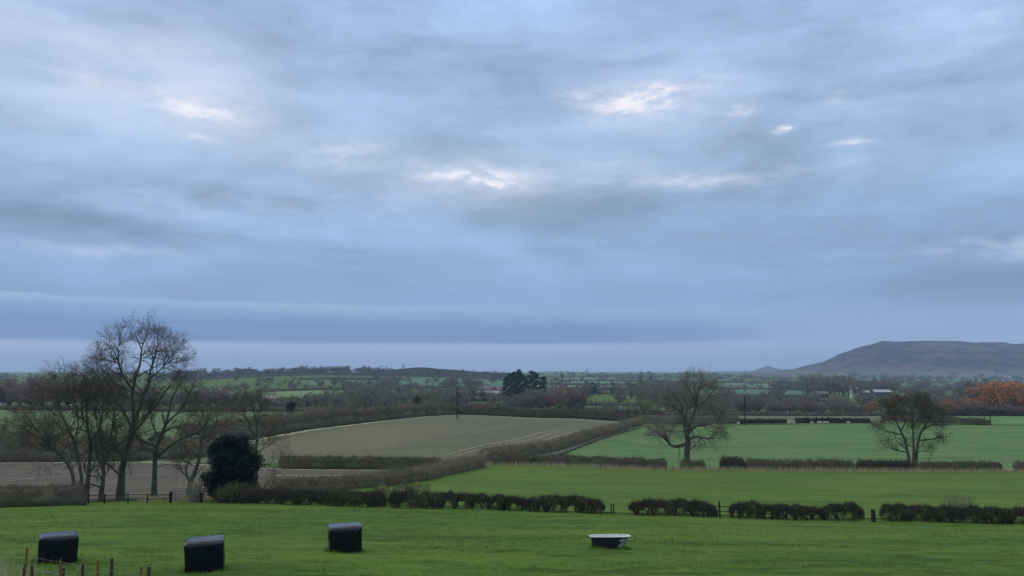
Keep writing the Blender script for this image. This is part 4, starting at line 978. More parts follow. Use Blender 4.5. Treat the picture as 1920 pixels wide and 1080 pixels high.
# ------------------------------------------------------------------ hedges
def hedge(pts, h, w, mat, label, group=None, dens=60, twl=0.35, tww=0.03, low=0.0, stems=0, rag=0.12, name='hedge', lumps=0.18, seed=None, hs=None):
    """clipped or ragged hedge along a line; low>0 lifts the thick part off bare stems"""
    rng = np.random.default_rng(seed or random.randrange(10**6))
    P_ = [P(p) for p in pts]; o = P_[0].copy()
    a = np.array([[p.x, p.y] for p in P_]); s = np.concatenate([[0], np.cumsum(np.hypot(*np.diff(a, axis=0).T))]); L = s[-1]
    root = empty(name, o, label, 'hedge', group)
    def pos(t):
        return np.stack([np.interp(t, s, a[:, 0]), np.interp(t, s, a[:, 1])], -1)
    def frame(t):
        e = max(.2, L*.01); d = norm(pos(np.minimum(t+e, L)) - pos(np.maximum(t-e, 0)))
        return d, np.stack([-d[..., 1], d[..., 0]], -1)
    ends = lambda t: np.clip(np.minimum(t, L-t)/(h*.5) + .55, 0, 1)
    def top(t):
        base = h if hs is None else np.interp(t, np.linspace(0, L, len(hs)), hs)
        return base*(1 + lumps*fbm(t/(h*1.6) + 3.7*len(label), t*0 + .5, 3, 1) + lumps*1.3*fbm(t/(h*.6), t*0 + 9.5, 3, 2))*ends(t)
    bw = lambda t: t/.85 + .55*fbm(t/1.3, t*0 + 3.3, 2, 31) + .5
    # core
    cr_ = .84 if low == 0 else .66; cw_ = .34 if low == 0 else .24; n = max(8, int(L/(h*.22))); k = 9; t = np.linspace(0, L, n)
    d, nr = frame(t); c = pos(t); H = top(t)*cr_; an = np.linspace(-.15*math.pi, 1.15*math.pi, k)
    gzc = gz(c[:, 0], c[:, 1])
    V_ = []
    for j, q in enumerate(an):
        rad = 1 + .55*fbm(t/(h*.35) + j*5.1, t*0 + j*1.7, 3, 4)
        off = np.cos(q)*w*cw_*rad*ends(t); lo_ = low*h + 0*t; zz = lo_ + (H - lo_)*(.5 + .5*math.sin(q))*np.minimum(rad, 1.1)
        if j in (0, k-1): zz = lo_ + 0*zz + (.06 if low > 0 else -.1)
        p = c + nr*off[:, None]; V_.append(np.stack([p[:, 0]-o.x, p[:, 1]-o.y, gzc + zz - o.z], -1))
    V = np.stack(V_, 1); i = np.arange(n-1)[:, None]*k; j = np.arange(k)[None]; j2 = (j+1) % k
    f = np.stack([(i+j).ravel(), (i+j2).ravel(), (i+k+j2).ravel(), (i+k+j).ravel()], 1)
    # twigs
    N = int(L*dens); t = rng.random(N)*L; d, nr = frame(t); c = pos(t); H = top(t)
    q = rng.random(N)*math.pi*1.1 - .05*math.pi; rr = (.60 + .46*rng.random(N)) if low == 0 else (.15 + .90*rng.random(N)**.7)
    cl_ = fbm(t/(h*.30), q*1.6 + 4.0, 3, 7); rr = rr + .16*cl_
    off = np.cos(q)*w*.5*rr*ends(t); zz = low*h + (H - low*h)*(.5 + .5*np.sin(q)*rr) ; 
    zz = np.where(np.sin(q) < .2, (low*h if low == 0 else low*h*(.15 + 2.6*np.abs(np.sin(math.pi*bw(t)))**3)) + (H-low*h)*rng.random(N)*.9, zz)
    if low > 0:
        U = rng.random(N)**.80; lo_ = h*np.clip(.06 + low*.8 + .80*fbm(t/.30 + seed*3.1, t*0 + seed, 3, 17), .0, .42); bush = .97 + .13*fbm(t/.35 + seed, t*0 + 4.4, 3, 19)
        off = w*.5*np.sqrt(np.clip(1 - (2*U - 1)**2*.75, .05, 1))*rng.uniform(-1, 1, N)*bush*ends(t); zz = lo_ + (H*bush*.98 - lo_)*U
    p = c + nr*off[:, None]; c3 = np.stack([p[:, 0]-o.x, p[:, 1]-o.y, gz(p[:, 0], p[:, 1]) + zz - o.z], -1)
    out = np.stack([nr[:, 0]*np.cos(q), nr[:, 1]*np.cos(q), .7 + .6*np.sin(q)], -1)
    dd = norm(out*.8 + .75*rng.standard_normal((N, 3)))
    sh_ = (rng.random(N) < rag) & (np.sin(q) > .6); dd[sh_] = norm(dd[sh_]*.5 + np.array([0, 0, 1.0]))
    ln = twl*(.4 + rng.random(N)) * np.where(sh_, 2.0, 1.0)
    v2, f2 = blades(c3, dd, ln, tww*(.6 + .8*rng.random(N)), rng)
    if low == 0: core = mesh_np('core', V.reshape(-1, 3), f, False); obj('core', core, M[mat], root)
    obj('twigs', mesh_np('twigs', v2, f2), M[mat], root)
    if stems:
        nb = int(L/.85); tb = (np.arange(nb) + .5)*.85 +   .34*rng.standard_normal(nb); tb = np.clip(tb, .1, L-.1); N = nb*6; t = np.clip(np.repeat(tb, 6) + .07*rng.standard_normal(nb*6), 0, L); c = pos(t); _, nr = frame(t)
        p = c + nr*(w*.25*rng.standard_normal(N))[:, None]
        p0 = np.stack([p[:, 0]-o.x, p[:, 1]-o.y, gz(p[:, 0], p[:, 1]) - o.z - .05], -1)
        p1 = p0 + np.stack([.26*rng.standard_normal(N), .14*rng.standard_normal(N), low*h*1.5 + .2*rng.random(N) + .15], -1)
        r = .018 + .030*rng.random(N)**2
        v, f = prisms(p0, p1, r, r*.7, 5)
        N4 = int(L*330); t4 = rng.random(N4)*L; t4 = t4[rng.random(N4) < np.clip(.5 + 1.4*fbm(t4/(h*.45), t4*0 + 6.1, 2, 15), .05, 1)]; N4 = len(t4); c4 = pos(t4); _, n4 = frame(t4)
        p4 = c4 + n4*(w*.28*rng.standard_normal(N4))[:, None]; q4 = np.stack([p4[:, 0]-o.x, p4[:, 1]-o.y, gz(p4[:, 0], p4[:, 1]) - o.z + max(low, .2)*h*1.5*rng.random(N4)], -1)
        v5, f5 = blades(q4, norm(rng.standard_normal((N4, 3)) + np.array([0, 0, .3])), twl*(.5 + rng.random(N4)), tww*(.7 + .6*rng.random(N4)), rng)
        obj('low_growth', mesh_np('low_growth', v5, f5), M[mat], root)
        # forked tops and side shoots
        M2 = N*5; kk = rng.integers(0, N, M2); tt = .25 + .6*rng.random(M2)
        q0 = p0[kk]*(1-tt[:, None]) + p1[kk]*tt[:, None]; q1 = q0 + np.stack([.28*rng.standard_normal(M2), .15*rng.standard_normal(M2), .12 + .3*rng.random(M2)], -1)
        v3, f3 = prisms(q0, q1, np.full(M2, .012), np.full(M2, .007), 3)
        obj('stems', mesh_np('stems', np.concatenate([v, v3]), np.concatenate([f, f3 + len(v)])), M['hedge_dark'], root)
    return root
GH = 'front hedge runs'
fh = dict(twl=.20, tww=.017, dens=2400, lumps=.13, rag=.16)
hedge([(-130, None, 61), (0, None, 61), (90, None, 61), (162, None, 62)], 1.4, 1.5, 'hedge_mid', 'bushy brown hedge at the left edge before the trees', GH, seed=1, **{**fh, 'dens': 1500})
hedge([(402, None, 63), (500, None, 61), (600, None, 60), (722, None, 59)], 1.0, 1.2, 'hedge_dark', 'long dark clipped hedge between the holly and the yellow brambles', GH, low=.18, stems=12, seed=2, **fh)
hedge([(730, None, 59), (860, None, 59), (1000, None, 59), (1134, None, 59)], 1.05, 1.1, 'hedge_dark', 'dark hedge on open stems left of the middle gap', GH, low=.22, stems=13, seed=3, hs=[1.0, 1.05, 1.05, .95, .9, .9, 1.12, 1.15, .8], **fh)
hedge([(1180, None, 59), (1280, None, 59), (1345, None, 59)], 1.1, 1.1, 'hedge_dark', 'short dark hedge between the middle gap and the rails', GH, low=.20, stems=13, seed=4, hs=[.8, 1.02, 1.0, 1.05, .7], **fh)
hedge([(1368, None, 59), (1480, None, 59), (1619, None, 59)], 1.15, 1.1, 'hedge_dark', 'dark ragged hedge left of the thick black post', GH, low=.22, stems=13, seed=5, hs=[.7, 1.12, .85, 1.0, .8, 1.08, 1.12], **fh)
hedge([(1652, None, 59), (1780, None, 59), (1920, None, 59), (2120, None, 59)], 1.05, 1.1, 'hedge_dark', 'dark hedge running off right of the thick black post', GH, low=.10, stems=9, seed=6, **fh)
# diagonal brown hedge from the front hedge up to the junction
hedge([(500, None, 78), (600, None, 82), (700, None, 90), (780, None, 102), (840, None, 118), (900, None, 142)], 1.35, 2.0, 'hedge_brown', 'thick untrimmed brown hedge slanting up behind the front hedge', None, dens=1000, twl=.38, tww=.03, lumps=.2, seed=7, hs=[1.1, 1.2, 1.25, 1.4, 1.6, 1.8])
hedge([(905, None, 150), (960, None, 162), (1020, None, 182), (1080, None, 208), (1140, None, 242), (1200, None, 300)], 2.1, 2.6, 'hedge_brown', 'purple-brown hedge climbing between brown field and green crop', None, dens=420, twl=.5, tww=.06, seed=8)
hedge([(522, None, 131), (600, None, 131), (700, None, 131), (830, None, 133)], 1.9, 1.8, 'hedge_green', 'square-clipped green hedge below the brown field', None, dens=700, twl=.3, tww=.04, lumps=.10, seed=9)
hedge([(835, None, 134), (870, None, 136), (905, None, 141)], 1.5, 1.6, 'hedge_mid', 'low gappy hedge at the corner of the brown field', None, dens=200, twl=.35, tww=.04, low=.2, stems=2, lumps=.3, seed=10)
hedge([(330, None, 199), (430, None, 207), (500, None, 221), (600, None, 245), (700, None, 265), (800, None, 285), (860, None, 294)], 4.4, 4.0, 'hedge_brown', 'tall overgrown brown hedge along the left of the brown field', None, dens=420, twl=.9, tww=.10, lumps=.22, seed=11, hs=[4.8, 4.6, 4.2, 4.5, 4.0, 4.0, 3.0])
hedge([(855, None, 295), (950, None, 300), (1050, None, 305), (1205, None, 316)], 2.8, 3.0, 'hedge_mid', 'dark hedge along the crest of the brown field', None, dens=300, twl=.6, tww=.08, seed=12)
# bushy bank behind the left trees
hedge([(-120, None, 152), (0, None, 152), (150, None, 154), (300, None, 158), (420, None, 170)], 3.6, 4.5, 'hedge_brown', 'bushy brown bank behind the left row of trees', None, dens=500, twl=.7, tww=.07, lumps=.35, seed=13, hs=[5.6, 5.2, 4.6, 3.4, 3.4, 3.2, 3.6])
hedge([(-120, None, 424), (0, None, 424), (200, None, 420), (420, None, 410), (640, None, 402)], 2.4, 3, 'hedge_mid', 'far hedge along the top of the left green field', None, dens=60, twl=.7, tww=.14, seed=14)
G2 = 'second hedge runs beneath the lone trees'
sh = dict(dens=520, twl=.34, tww=.045)
hedge([(925, None, 146), (1000, None, 149), (1120, None, 149), (1250, None, 149)], 1.75, 2.0, 'hedge_mid', 'long second hedge left of the oak', G2, seed=15, lumps=.2, **sh)
hedge([(1276, None, 148), (1322, None, 148)], 1.5, 2.2, 'hedge_green', 'low round bush at the foot of the oak', G2, seed=16, **sh)
hedge([(1350, None, 148), (1397, None, 148)], 2.1, 2.4, 'hedge_dark', 'single domed dark bush right of the oak', G2, seed=17, **sh)
hedge([(1398, None, 148), (1500, None, 148), (1580, None, 148), (1602, None, 148)], 1.8, 2.0, 'hedge_mid', 'second hedge run midway between oak and three-stemmed tree', G2, seed=18, **sh)
hedge([(1606, None, 148), (1660, None, 148), (1706, None, 148)], 1.75, 2.0, 'hedge_dark', 'dark squared hedge left of the three-stemmed tree', G2, seed=19, lumps=.08, **sh)
hedge([(1722, None, 148), (1800, None, 148), (1878, None, 148)], 1.55, 2.0, 'hedge_green', 'green-topped hedge right of the three-stemmed tree', G2, seed=20, **sh)
hedge([(1902, None, 148), (2000, None, 148), (2200, None, 148)], 1.7, 2.0, 'hedge_mid', 'hedge end entering at the right border', G2, seed=21, **sh)
# beyond the crop field
hedge([(1385, None, 308), (1460, None, 309), (1475, None, 309)], 1.6, 2, 'hedge_dark', 'short dark hedge left of the sheep', None, dens=220, twl=.5, tww=.09, seed=22)
hedge([(1490, None, 312), (1560, None, 312), (1632, None, 312)], 1.7, 2, 'hedge_dark', 'low dark hedge behind the sheep', None, dens=220, twl=.5, tww=.09, seed=23)
hedge([(1200, None, 312), (1300, None, 315), (1385, None, 318)], 2.6, 3, 'hedge_brown', 'brown hedge seen through the lower oak boughs', None, dens=260, twl=.6, tww=.09, seed=24)
hedge([(1655, None, 335), (1740, None, 320), (1800, None, 308), (1858, None, 302)], 2.6, 3, 'hedge_mid', 'hedge tongue running out into the crop field on the right', None, dens=260, twl=.6, tww=.09, seed=25, hs=[2.0, 2.4, 3.2, 2.4, 1.6])
hedge([(1660, None, 424), (1800, None, 424), (1960, None, 424), (2150, None, 424)], 2.8, 4, 'hedge_dark', 'dark shadowed hedge under the russet trees', None, dens=60, twl=.8, tww=.14, seed=26)
hedge([(1180, None, 405), (1400, None, 407), (1660, None, 410)], 2.0, 3, 'hedge_mid', 'hedge at the back of the stubble strip', None, dens=60, twl=.7, tww=.14, seed=27)
hedge([(860, None, 404), (1000, None, 404), (1200, None, 402)], 2.4, 3, 'hedge_mid', 'hedge in the hollow behind the field crest', None, dens=60, twl=.7, tww=.14, seed=28)
# hedgerows of the far fields
FH = [((460, 690), (640, 690), 'hedge'), ((480, 960), (760, 1000), ''), ((860, 570), (1020, 575), ''), ((1090, 640), (1200, 640), ''), ((700, 1160), (945, 1160), ''), ((945, 1080), (1030, 1100), ''), ((1030, 1280), (1190, 1290), ''), ((1030, 1640), (1260, 1660), ''),
      ((1030, 2080), (1260, 2100), ''), ((1020, 2620), (1350, 2800), ''), ((1190, 1430), (1380, 1440), ''), ((1240, 1980), (1500, 2020), ''), ((1370, 1470), (1510, 1470), ''), ((1370, 1000), (1510, 1000), ''), ((1380, 820), (1580, 800), ''), ((1230, 900), (1400, 900), ''),
      ((1650, 2550), (1780, 2600), ''), ((1650, 3550), (1950, 3800), ''), ((560, 1480), (760, 1500), ''), ((880, 1670), (1020, 1700), ''), ((870, 2150), (1020, 2200), ''), ((1480, 2200), (1660, 2250), ''), ((1700, 1800), (1960, 1900), ''), ((1620, 900), (1960, 900), ''), ((1100, 1050), (1240, 1050), ''), ((860, 740), (960, 740), ''), ((240, 620), (460, 660), ''), ((1480, 620), (1600, 630), ''), ((1400, 3050), (1640, 3200), ''), ((1100, 3400), (1420, 3500), '')]
def region(px):
    for lim, nm in ((470, 'behind the left row of trees'), (780, 'below the rounded ridge'), (950, 'left of the pines'), (1065, 'behind the pines'), (1200, 'between pines and oak'), (1330, 'behind the oak crown'), (1480, 'right of the oak crown'), (1620, 'left of the silos')):
        if px < lim: return nm
    return 'below the long hill'
FH.sort(key=lambda q: q[0][1]); NR = {}
for a, b, _ in FH:
    rg = region((a[0]+b[0])/2); NR[rg] = NR.get(rg, 0) + 1; fl = ('nearest' if NR[rg] == 1 else ORD[NR[rg]-1] + ' nearest') + ' of the thin far hedgerows ' + rg
    D = (a[1]+b[1])/2; h = 2.2 + D/900.0
    hedge([(a[0], None, a[1]), ((a[0]+b[0])/2, None, D), (b[0], None, b[1])], h, h*1.3, 'hedge_mid', fl, 'hedgerows of the distant fields', dens=10, twl=1.6, tww=.5, lumps=.35)

def scrub(px, D, rx, h, mat, label, n=2500, size=.1, name='shrub', cat='shrub', ry=None, straw=0):
    rng = np.random.default_rng(int(px*7+D)); b = at(px, D); root = empty(name, b, label, cat)
    k = 14; cs = np.stack([rng.uniform(-rx, rx, k), rng.uniform(-(ry or rx*.5), (ry or rx*.5), k), rng.uniform(.2, .75, k)*h, rng.uniform(.25, .45, k)*h], 1)
    q = rng.integers(0, k, n); c = cs[q, :3] + norm(rng.standard_normal((n, 3)))*(cs[q, 3]*rng.random(n)**.4)[:, None]; c[:, 2] = np.maximum(c[:, 2], .03)
    v, f = leaves(c, size, rng); obj('foliage', mesh_np('foliage', v, f), M[mat], root)
    n2 = 160; p0 = np.stack([rng.uniform(-rx, rx, n2), rng.uniform(-.3, .3, n2), np.full(n2, -.05)], 1); p1 = p0 + np.stack([.3*rng.standard_normal(n2), .2*rng.standard_normal(n2), h*rng.uniform(.6, 1.15, n2)], 1)
    v, f = prisms(p0, p1, np.full(n2, .012), np.full(n2, .006), 3); obj('stems', mesh_np('stems', v, f), M['twig_pale'] if straw else M['twig'], root)
    return root
scrub(730, 64, 1.5, 1.35, 'bramble', 'yellow-green bramble patch behind the front hedge', 4200, .09, 'bramble_bush')
scrub(775, 80, 1.6, .9, 'bramble', 'pale yellow weeds at the corner of the second pasture', 2200, .08, 'bramble_bush')
scrub(452, 62, 1.2, 1.45, 'leaf_olive', 'olive-green shrub growing out of the front hedge by the holly', 3200, .09)
scrub(368, 66, .45, 1.5, 'straw', 'tuft of pale dead stems beside the metal gate', 500, .09, straw=1)
scrub(1800, 62, .9, 1.7, 'twig_pale', 'pale leafless sapling sticking up from the right front hedge', 260, .06, 'sapling', 'sapling', straw=1)

# ------------------------------------------------------------------ near grass
def grass():
    rng = np.random.default_rng(5); n = 62000
    D = 19.5 + 42*rng.random(n)**1.25; u = rng.uniform(-.66, .66, n); x = u*D; y = D
    cl = fbm(x/3.2, y/.60, 4, 21); keep = rng.random(n) < np.clip(.14 + 1.0*cl, .03, .7)
    x, y, cl = x[keep], y[keep], cl[keep]; n = len(x); k = 9
    c = np.repeat(np.stack([x, y, gz(x, y) - .01], 1), k, 0) + np.concatenate([.07*rng.standard_normal((n*k, 2)), np.zeros((n*k, 1))], 1)
    d = norm(np.stack([.55*rng.standard_normal(n*k), .55*rng.standard_normal(n*k), np.ones(n*k)], 1))
    ln = np.repeat(.025 + .05*np.clip(.4 + cl, 0, 1.4), k)*(.6 + .8*rng.random(n*k))
    v, f = blades(c, d, ln, .018 + .014*rng.random(n*k), rng)
    o = obj('grass', mesh_np('grass', v, f), M['blade'])
    tag(o, 'short tufted green grass of the front pasture', 'grass', kind='stuff')
grass()
def collars():
    rng = np.random.default_rng(8); C_ = []
    for px, D, a, b_, yaw in ((107, 28.6, .58, .58, R(31)), (384, 26.9, .60, .60, R(18)), (647, 31.0, .61, .57, R(14)), (1144, 32.2, .70, .30, 0)):
        o = at(px, D); n = 900; t = rng.random(n)*2*math.pi; e = .45
        x = a*np.sign(np.cos(t))*np.abs(np.cos(t))**e + .06*rng.standard_normal(n); y = b_*np.sign(np.sin(t))*np.abs(np.sin(t))**e + .06*rng.standard_normal(n)
        X = o.x + x*math.cos(yaw) - y*math.sin(yaw); Y = o.y + x*math.sin(yaw) + y*math.cos(yaw); C_.append(np.stack([X, Y, gz(X, Y)], 1))
    c = np.concatenate(C_); n = len(c); d = norm(np.stack([.4*rng.standard_normal(n), .4*rng.standard_normal(n), np.ones(n)], 1))
    v, f = blades(c, d, rng.uniform(.04, .12, n), rng.uniform(.010, .018, n), rng)
    o = obj('long_grass', mesh_np('long_grass', v, f), M['blade']); tag(o, 'longer grass round the bales and the bath', 'grass', kind='stuff')
collars()
def dry_grass():
    rng = np.random.default_rng(15); n = 2600
    x = -11.2 + rng.normal(0, .75, n); y = 17.6 + rng.normal(0, .8, n)
    c = np.stack([x, y, gz(x, y)], 1); d = norm(np.stack([.3*rng.standard_normal(n), .3*rng.standard_normal(n), np.ones(n)], 1))
    v, f = blades(c, d, rng.uniform(.5, 1.25, n), rng.uniform(.012, .028, n), rng)
    o = obj('dry_grass', mesh_np('dry_grass', v, f), M['straw']); tag(o, 'pale dry grass clump by the wire fence', 'dry grass', kind='stuff')
    n = 5200; D = 60.5 + rng.normal(0, .8, n); px = rng.uniform(165, 400, n)
    x = (px-960)/F/1.02*D; c = np.stack([x, D+8, gz(x, D+8)], 1); d = norm(np.stack([.35*rng.standard_normal(n), .3*rng.standard_normal(n), np.ones(n)], 1))
    v, f = blades(c, d, rng.uniform(.2, .6, n), rng.uniform(.015, .03, n), rng)
    o = obj('rough_grass', mesh_np('rough_grass', v, f), M['straw']); tag(o, 'pale rough grass at the foot of the left trees', 'rough grass', kind='stuff')
    n = 8000; px = rng.uniform(890, 2000, n); D = 145.5 + rng.normal(0, .7, n); x = (px-960)/F/1.02*D
    c = np.stack([x, D, gz(x, D)], 1); d = norm(np.stack([.3*rng.standard_normal(n), .3*rng.standard_normal(n), np.ones(n)], 1))
    v, f = blades(c, d, rng.uniform(.4, 1.15, n), rng.uniform(.04, .08, n), rng)
    o = obj('rough_grass', mesh_np('rough_grass', v, f), M['straw']); tag(o, 'pale dead grass along the foot of the second hedge', 'rough grass', kind='stuff')
dry_grass()

# ------------------------------------------------------------------ bales
def wrap_mat():
    m, t, p = base_mat('black_bale_wrap')
    tcn = t.new('ShaderNodeTexCoord'); v = tcn.outputs['Object']
    n = t.noise(v, 3.0, 4); t.put(p.inputs['Base Color'], t.mix(n, (0.002, 0.003, 0.007), (0.004, 0.007, 0.014)))
    n2 = t.noise(v, 5.0, 5, .6); t.put(p.inputs['Roughness'], t.rng(n2, .3, .7, .12, .26))
    p.inputs['Specular IOR Level'].default_value = .34
    w = t.noise(t.mapping(v, scale=(1.6, 1.2, 1.0), rot=(.3, .2, .1)), 2.6, 6, .62, 1.4)
    w2 = t.noise(t.mapping(v, scale=(5, 1, 1)), 3.0, 4, .6, .6)
    b = t.new('ShaderNodeBump'); b.inputs['Strength'].default_value = .35; b.inputs['Distance'].default_value = .04
    t.l.new(t.m('ADD', w, t.m('MULTIPLY', w2, .5)), b.inputs['Height']); t.l.new(b.outputs[0], p.inputs['Normal'])
    return m
M['wrap'] = wrap_mat()
def bale(px, D, width, dia, yaw, roll, label, seed):
    """round bale lying on its curved side, axis across the view, sagging a little where it rests"""
    rng = np.random.default_rng(seed); b = at(px, D); k = 72; R_ = dia/2
    prof = [(-.5, 0), (-.5, .35), (-.497, .62), (-.485, .82), (-.455, .93), (-.40, .985), (-.30, 1.0), (-.15, 1.005), (0, 1.0), (.15, 1.004), (.30, 1.0), (.40, .985), (.455, .93), (.485, .82), (.497, .62), (.5, .35), (.5, 0)]
    pr = np.array(prof); t = np.linspace(0, 1, len(pr)); tt = np.linspace(0, 1, 49); pr = np.stack([np.interp(tt, t, pr[:, 0]), np.interp(tt, t, pr[:, 1])], 1)
    an = np.arange(k)*2*math.pi/k
    A, X = np.meshgrid(an, pr[:, 0]); Rr = pr[:, 1][:, None]*R_ + 0*A
    wr = 1 + .034*fbm(A*2.2 + seed, X*5 + seed, 3, seed)*2 + .012*np.sin(A*9 + X*6)*(pr[:, 1][:, None] > .5)
    wr = np.where(np.isclose(A, 0), wr, wr)
    y = np.cos(A)*Rr*wr; z = np.sin(A)*Rr*wr
    z = np.sign(z)*np.abs(z/R_)**.24*R_*.95 + R_*.95; flat = .05
    z = np.where(z < .16, .16 - (.16-z)*.42, z); z -= z.min()
    # squarer shoulders, as the wrapped straw slumps
    y = np.sign(y)*np.abs(y/R_)**.27*R_
    x = X*width*(1 + .03*np.cos(A*2 + seed)) + .02*fbm(A*1.5, X*3, 2, seed+5)
    v = np.stack([x.ravel(), y.ravel(), z.ravel()], 1)
    n = len(pr); i = np.arange(n-1)[:, None]*k; j = np.arange(k)[None]; j2 = (j+1) % k
    f = np.stack([(i+j).ravel(), (i+j2).ravel(), (i+k+j2).ravel(), (i+k+j).ravel()], 1)[:, ::-1]
    root = empty('wrapped_bale', b, label, 'bale', 'black wrapped bales on the front pasture', yaw)
    root.rotation_euler = (0, roll, yaw)
    obj('wrap', mesh_np('wrap', v, f, True), M['wrap'], root)
    # loose tail of film on the shoulder and overlap edges of the wrap
    tb = MB(); 
    for s0, hgt in ((-.12, .35), (.22, .55)):
        pts = [(s0*width + .04*q, -R_*(1.0) - .012 + .01*math.sin(q*2), hgt*dia + .045*q*(1 if s0 > 0 else -1)) for q in range(5)]
        tb.tube(pts, [.006, .014, .016, .012, .004], 5)
    tb.build('film_fold', M['wrap'], root)
bale(107, 28.6, 1.12, 1.07, R(29), R(0.8), 'black wrapped bale farthest left, behind the wire fence', 1)
bale(384, 26.9, 1.13, 1.13, R(18), R(-2.0), 'black wrapped bale nearest the camera, in the middle of the three', 2)
bale(647, 31.0, 1.15, 1.06, R(14), R(-1.6), 'black wrapped bale farthest right, out alone on the grass', 3)

# ------------------------------------------------------------------ bath
def bath():
    b = at(1144, 32.2)
    root = empty('bathtub', b - Vector((0, 0, .05)), 'old white-rimmed bath with dark outside used as a trough', 'bathtub', None, R(2))
    k = 64
    M['enamel'] = simple('white_enamel', (0.70, 0.72, 0.69), .3, (0.50, 0.51, 0.46), 5, spec=.5)
    M['tub_dark'] = simple('dark_painted_iron', (0.010, 0.014, 0.024), .55, (0.018, 0.018, 0.022), 4, .004)
    M['tub_patch'] = simple('flaking_grey_paint', (0.36, 0.37, 0.32), .8, (0.16, 0.17, 0.15), 14, .004)
    def ring(z, x0, x1, w, e=3.0):
        out = []; w *= .74
        cx, hx = (x0+x1)/2, (x1-x0)/2
        for j in range(k):
            a = 2*math.pi*j/k; c, s = math.cos(a), math.sin(a)
            out.append((cx + hx*math.copysign(abs(c)**(2/e), c), w/2*math.copysign(abs(s)**(2/e), s), z))
        return out
    def loft(rings, cap_end=True, cap_start=False):
        m = MB(); vs = [q for r in rings for q in r]; fs = []
        for i in range(len(rings)-1):
            for j in range(k): fs.append((i*k+j, i*k+(j+1) % k, (i+1)*k+(j+1) % k, (i+1)*k+j))
        if cap_start: fs.append(tuple(reversed(range(k))))
        if cap_end: fs.append(tuple((len(rings)-1)*k+j for j in range(k)))
        m.add(vs, fs); return m
    # outside: near-upright tap end on the left, raked end on the right
    loft([ring(.015, -.60, .36, .40), ring(.05, -.655, .44, .47), ring(.12, -.67, .52, .53), ring(.25, -.685, .60, .59), ring(.38, -.695, .655, .63), ring(.475, -.70, .68, .65)], False, True).build('outer_shell', M['tub_dark'], root, True)
    loft([ring(.50, -.695, .685, .64), ring(.42, -.68, .655, .60), ring(.25, -.65, .57, .53), ring(.12, -.60, .46, .44), ring(.085, -.52, .36, .34)], True).build('basin', M['enamel'], root, True)
    rim = []
    for a in range(9):
        q = math.pi*2*a/8; g = .020*math.cos(q); rim.append(ring(.492 + .013*math.sin(q), -.745-g, .745+g, .71+2*g))
    r = loft(rim, False); r.build('rim', M['enamel'], root, True)
    m = loft([ring(.488, -.70, .69, .648), ring(.486, -.775, .775, .77)], False); m.build('rim_underside', M['enamel'], root)
    # grey flaking patch on the raked end
    pm = MB(); rows = 7
    for i in range(rows):
        z = .03 + .40*i/(rows-1); x1 = np.interp(z, [.015, .05, .12, .25, .38, .475], [.36, .44, .52, .60, .655, .68]); w = np.interp(z, [.015, .12, .38], [.40, .53, .63])
        for j in range(7):
            a = R(-66 + 36*j/6 + 8*math.sin(i*2.1)*(j < 2)); c, s = math.cos(a), math.sin(a); hx = (x1 + .67)/2; cx = (x1 - .67)/2
            pm.v.append((cx + (hx+.006)*abs(c)**(2/3.0), -(w/2+.006)*abs(s)**(2/3.0), z))
    for i in range(rows-1):
        for j in range(6): pm.f.append((i*7+j, i*7+j+1, (i+1)*7+j+1, (i+1)*7+j))
    pm.build('flaked_patch', M['tub_patch'], root)
    for x in (-.5, .3):
        for y in (-.17, .17):
            m = MB(); m.tube([(x, y, .05), (x, y*1.12, .0)], [.035, .025], 8); m.build('foot', M['tub_dark'], root)
bath()

# ------------------------------------------------------------------ fences, posts, gate
def post_mesh(h, r, k=8, slant=.02):
    m = MB(); m.tube([(0, 0, -.25), (0, 0, h*.5), (slant*.4, 0, h-.02), (slant*.4, 0, h)], [r, r*.97, r*.93, r*.8], k); return m.mesh('post')
def wire_fence(posts, label, mat, h, r, wires, group='wire fences in the bottom left corner', wmat='wire', sag=.02, wr=.0028, leanseed=1, tops=None):
    rng = random.Random(leanseed); root = empty('wire_fence', posts[0], label, 'fence', group)
    me = None; o0 = posts[0]
    for i, p in enumerate(posts):
        hh = h*rng.uniform(.94, 1.06); me = post_mesh(hh, r*rng.uniform(.9, 1.1), 8, rng.uniform(-.05, .05))
        o = obj('post', me, M[mat], root); o.location = p - o0; o.rotation_euler = (rng.uniform(-.04, .04), rng.uniform(-.06, .06), rng.uniform(0, 6))
    for wz in wires:
        m = MB(); pts = []
        for a, b in zip(posts[:-1], posts[1:]):
            for q in range(5):
                t = q/5; pts.append((a*(1-t) + b*t - o0) + Vector((0, -r, wz - sag*math.sin(math.pi*t))))
        pts.append(posts[-1] - o0 + Vector((0, -r, wz)))
        m.tube(pts, wr, 4); m.build('wire', M[wmat], root)
    return root
def ground_at(x, y): return Vector((x, y, float(gz(x, y))))
def post_at(px, pytop, h):
    """stand a post so that its top shows at the given picture point"""
    u = ucol(px, pytop); tv = tanv(pytop); D = _DS; f = gz(u*D, D) + h - (CAMZ + tv*D); k = np.argmax(f >= 0)
    return ground_at(u*D[k], D[k])
fa = [post_at(px, py, 1.15) for px, py in ((-22, 1025), (52, 1033), (118, 1045), (185, 1054), (263, 1067), (350, 1082))]
wire_fence(fa, 'wire fence of orange-brown stakes just before the left bale', 'wood_post', 1.15, .028, (1.05, .80, .55), leanseed=4)
fb = [post_at(px, py, 1.35) for px, py in ((-4, 1040), (37, 1050), (67, 1058), (113, 1063), (157, 1069), (212, 1077), (270, 1087))]
wire_fence(fb, 'nearer wire fence of dark weathered posts at the bottom left', 'wood_old', 1.35, .025, (1.27, 1.0, .7), leanseed=5)
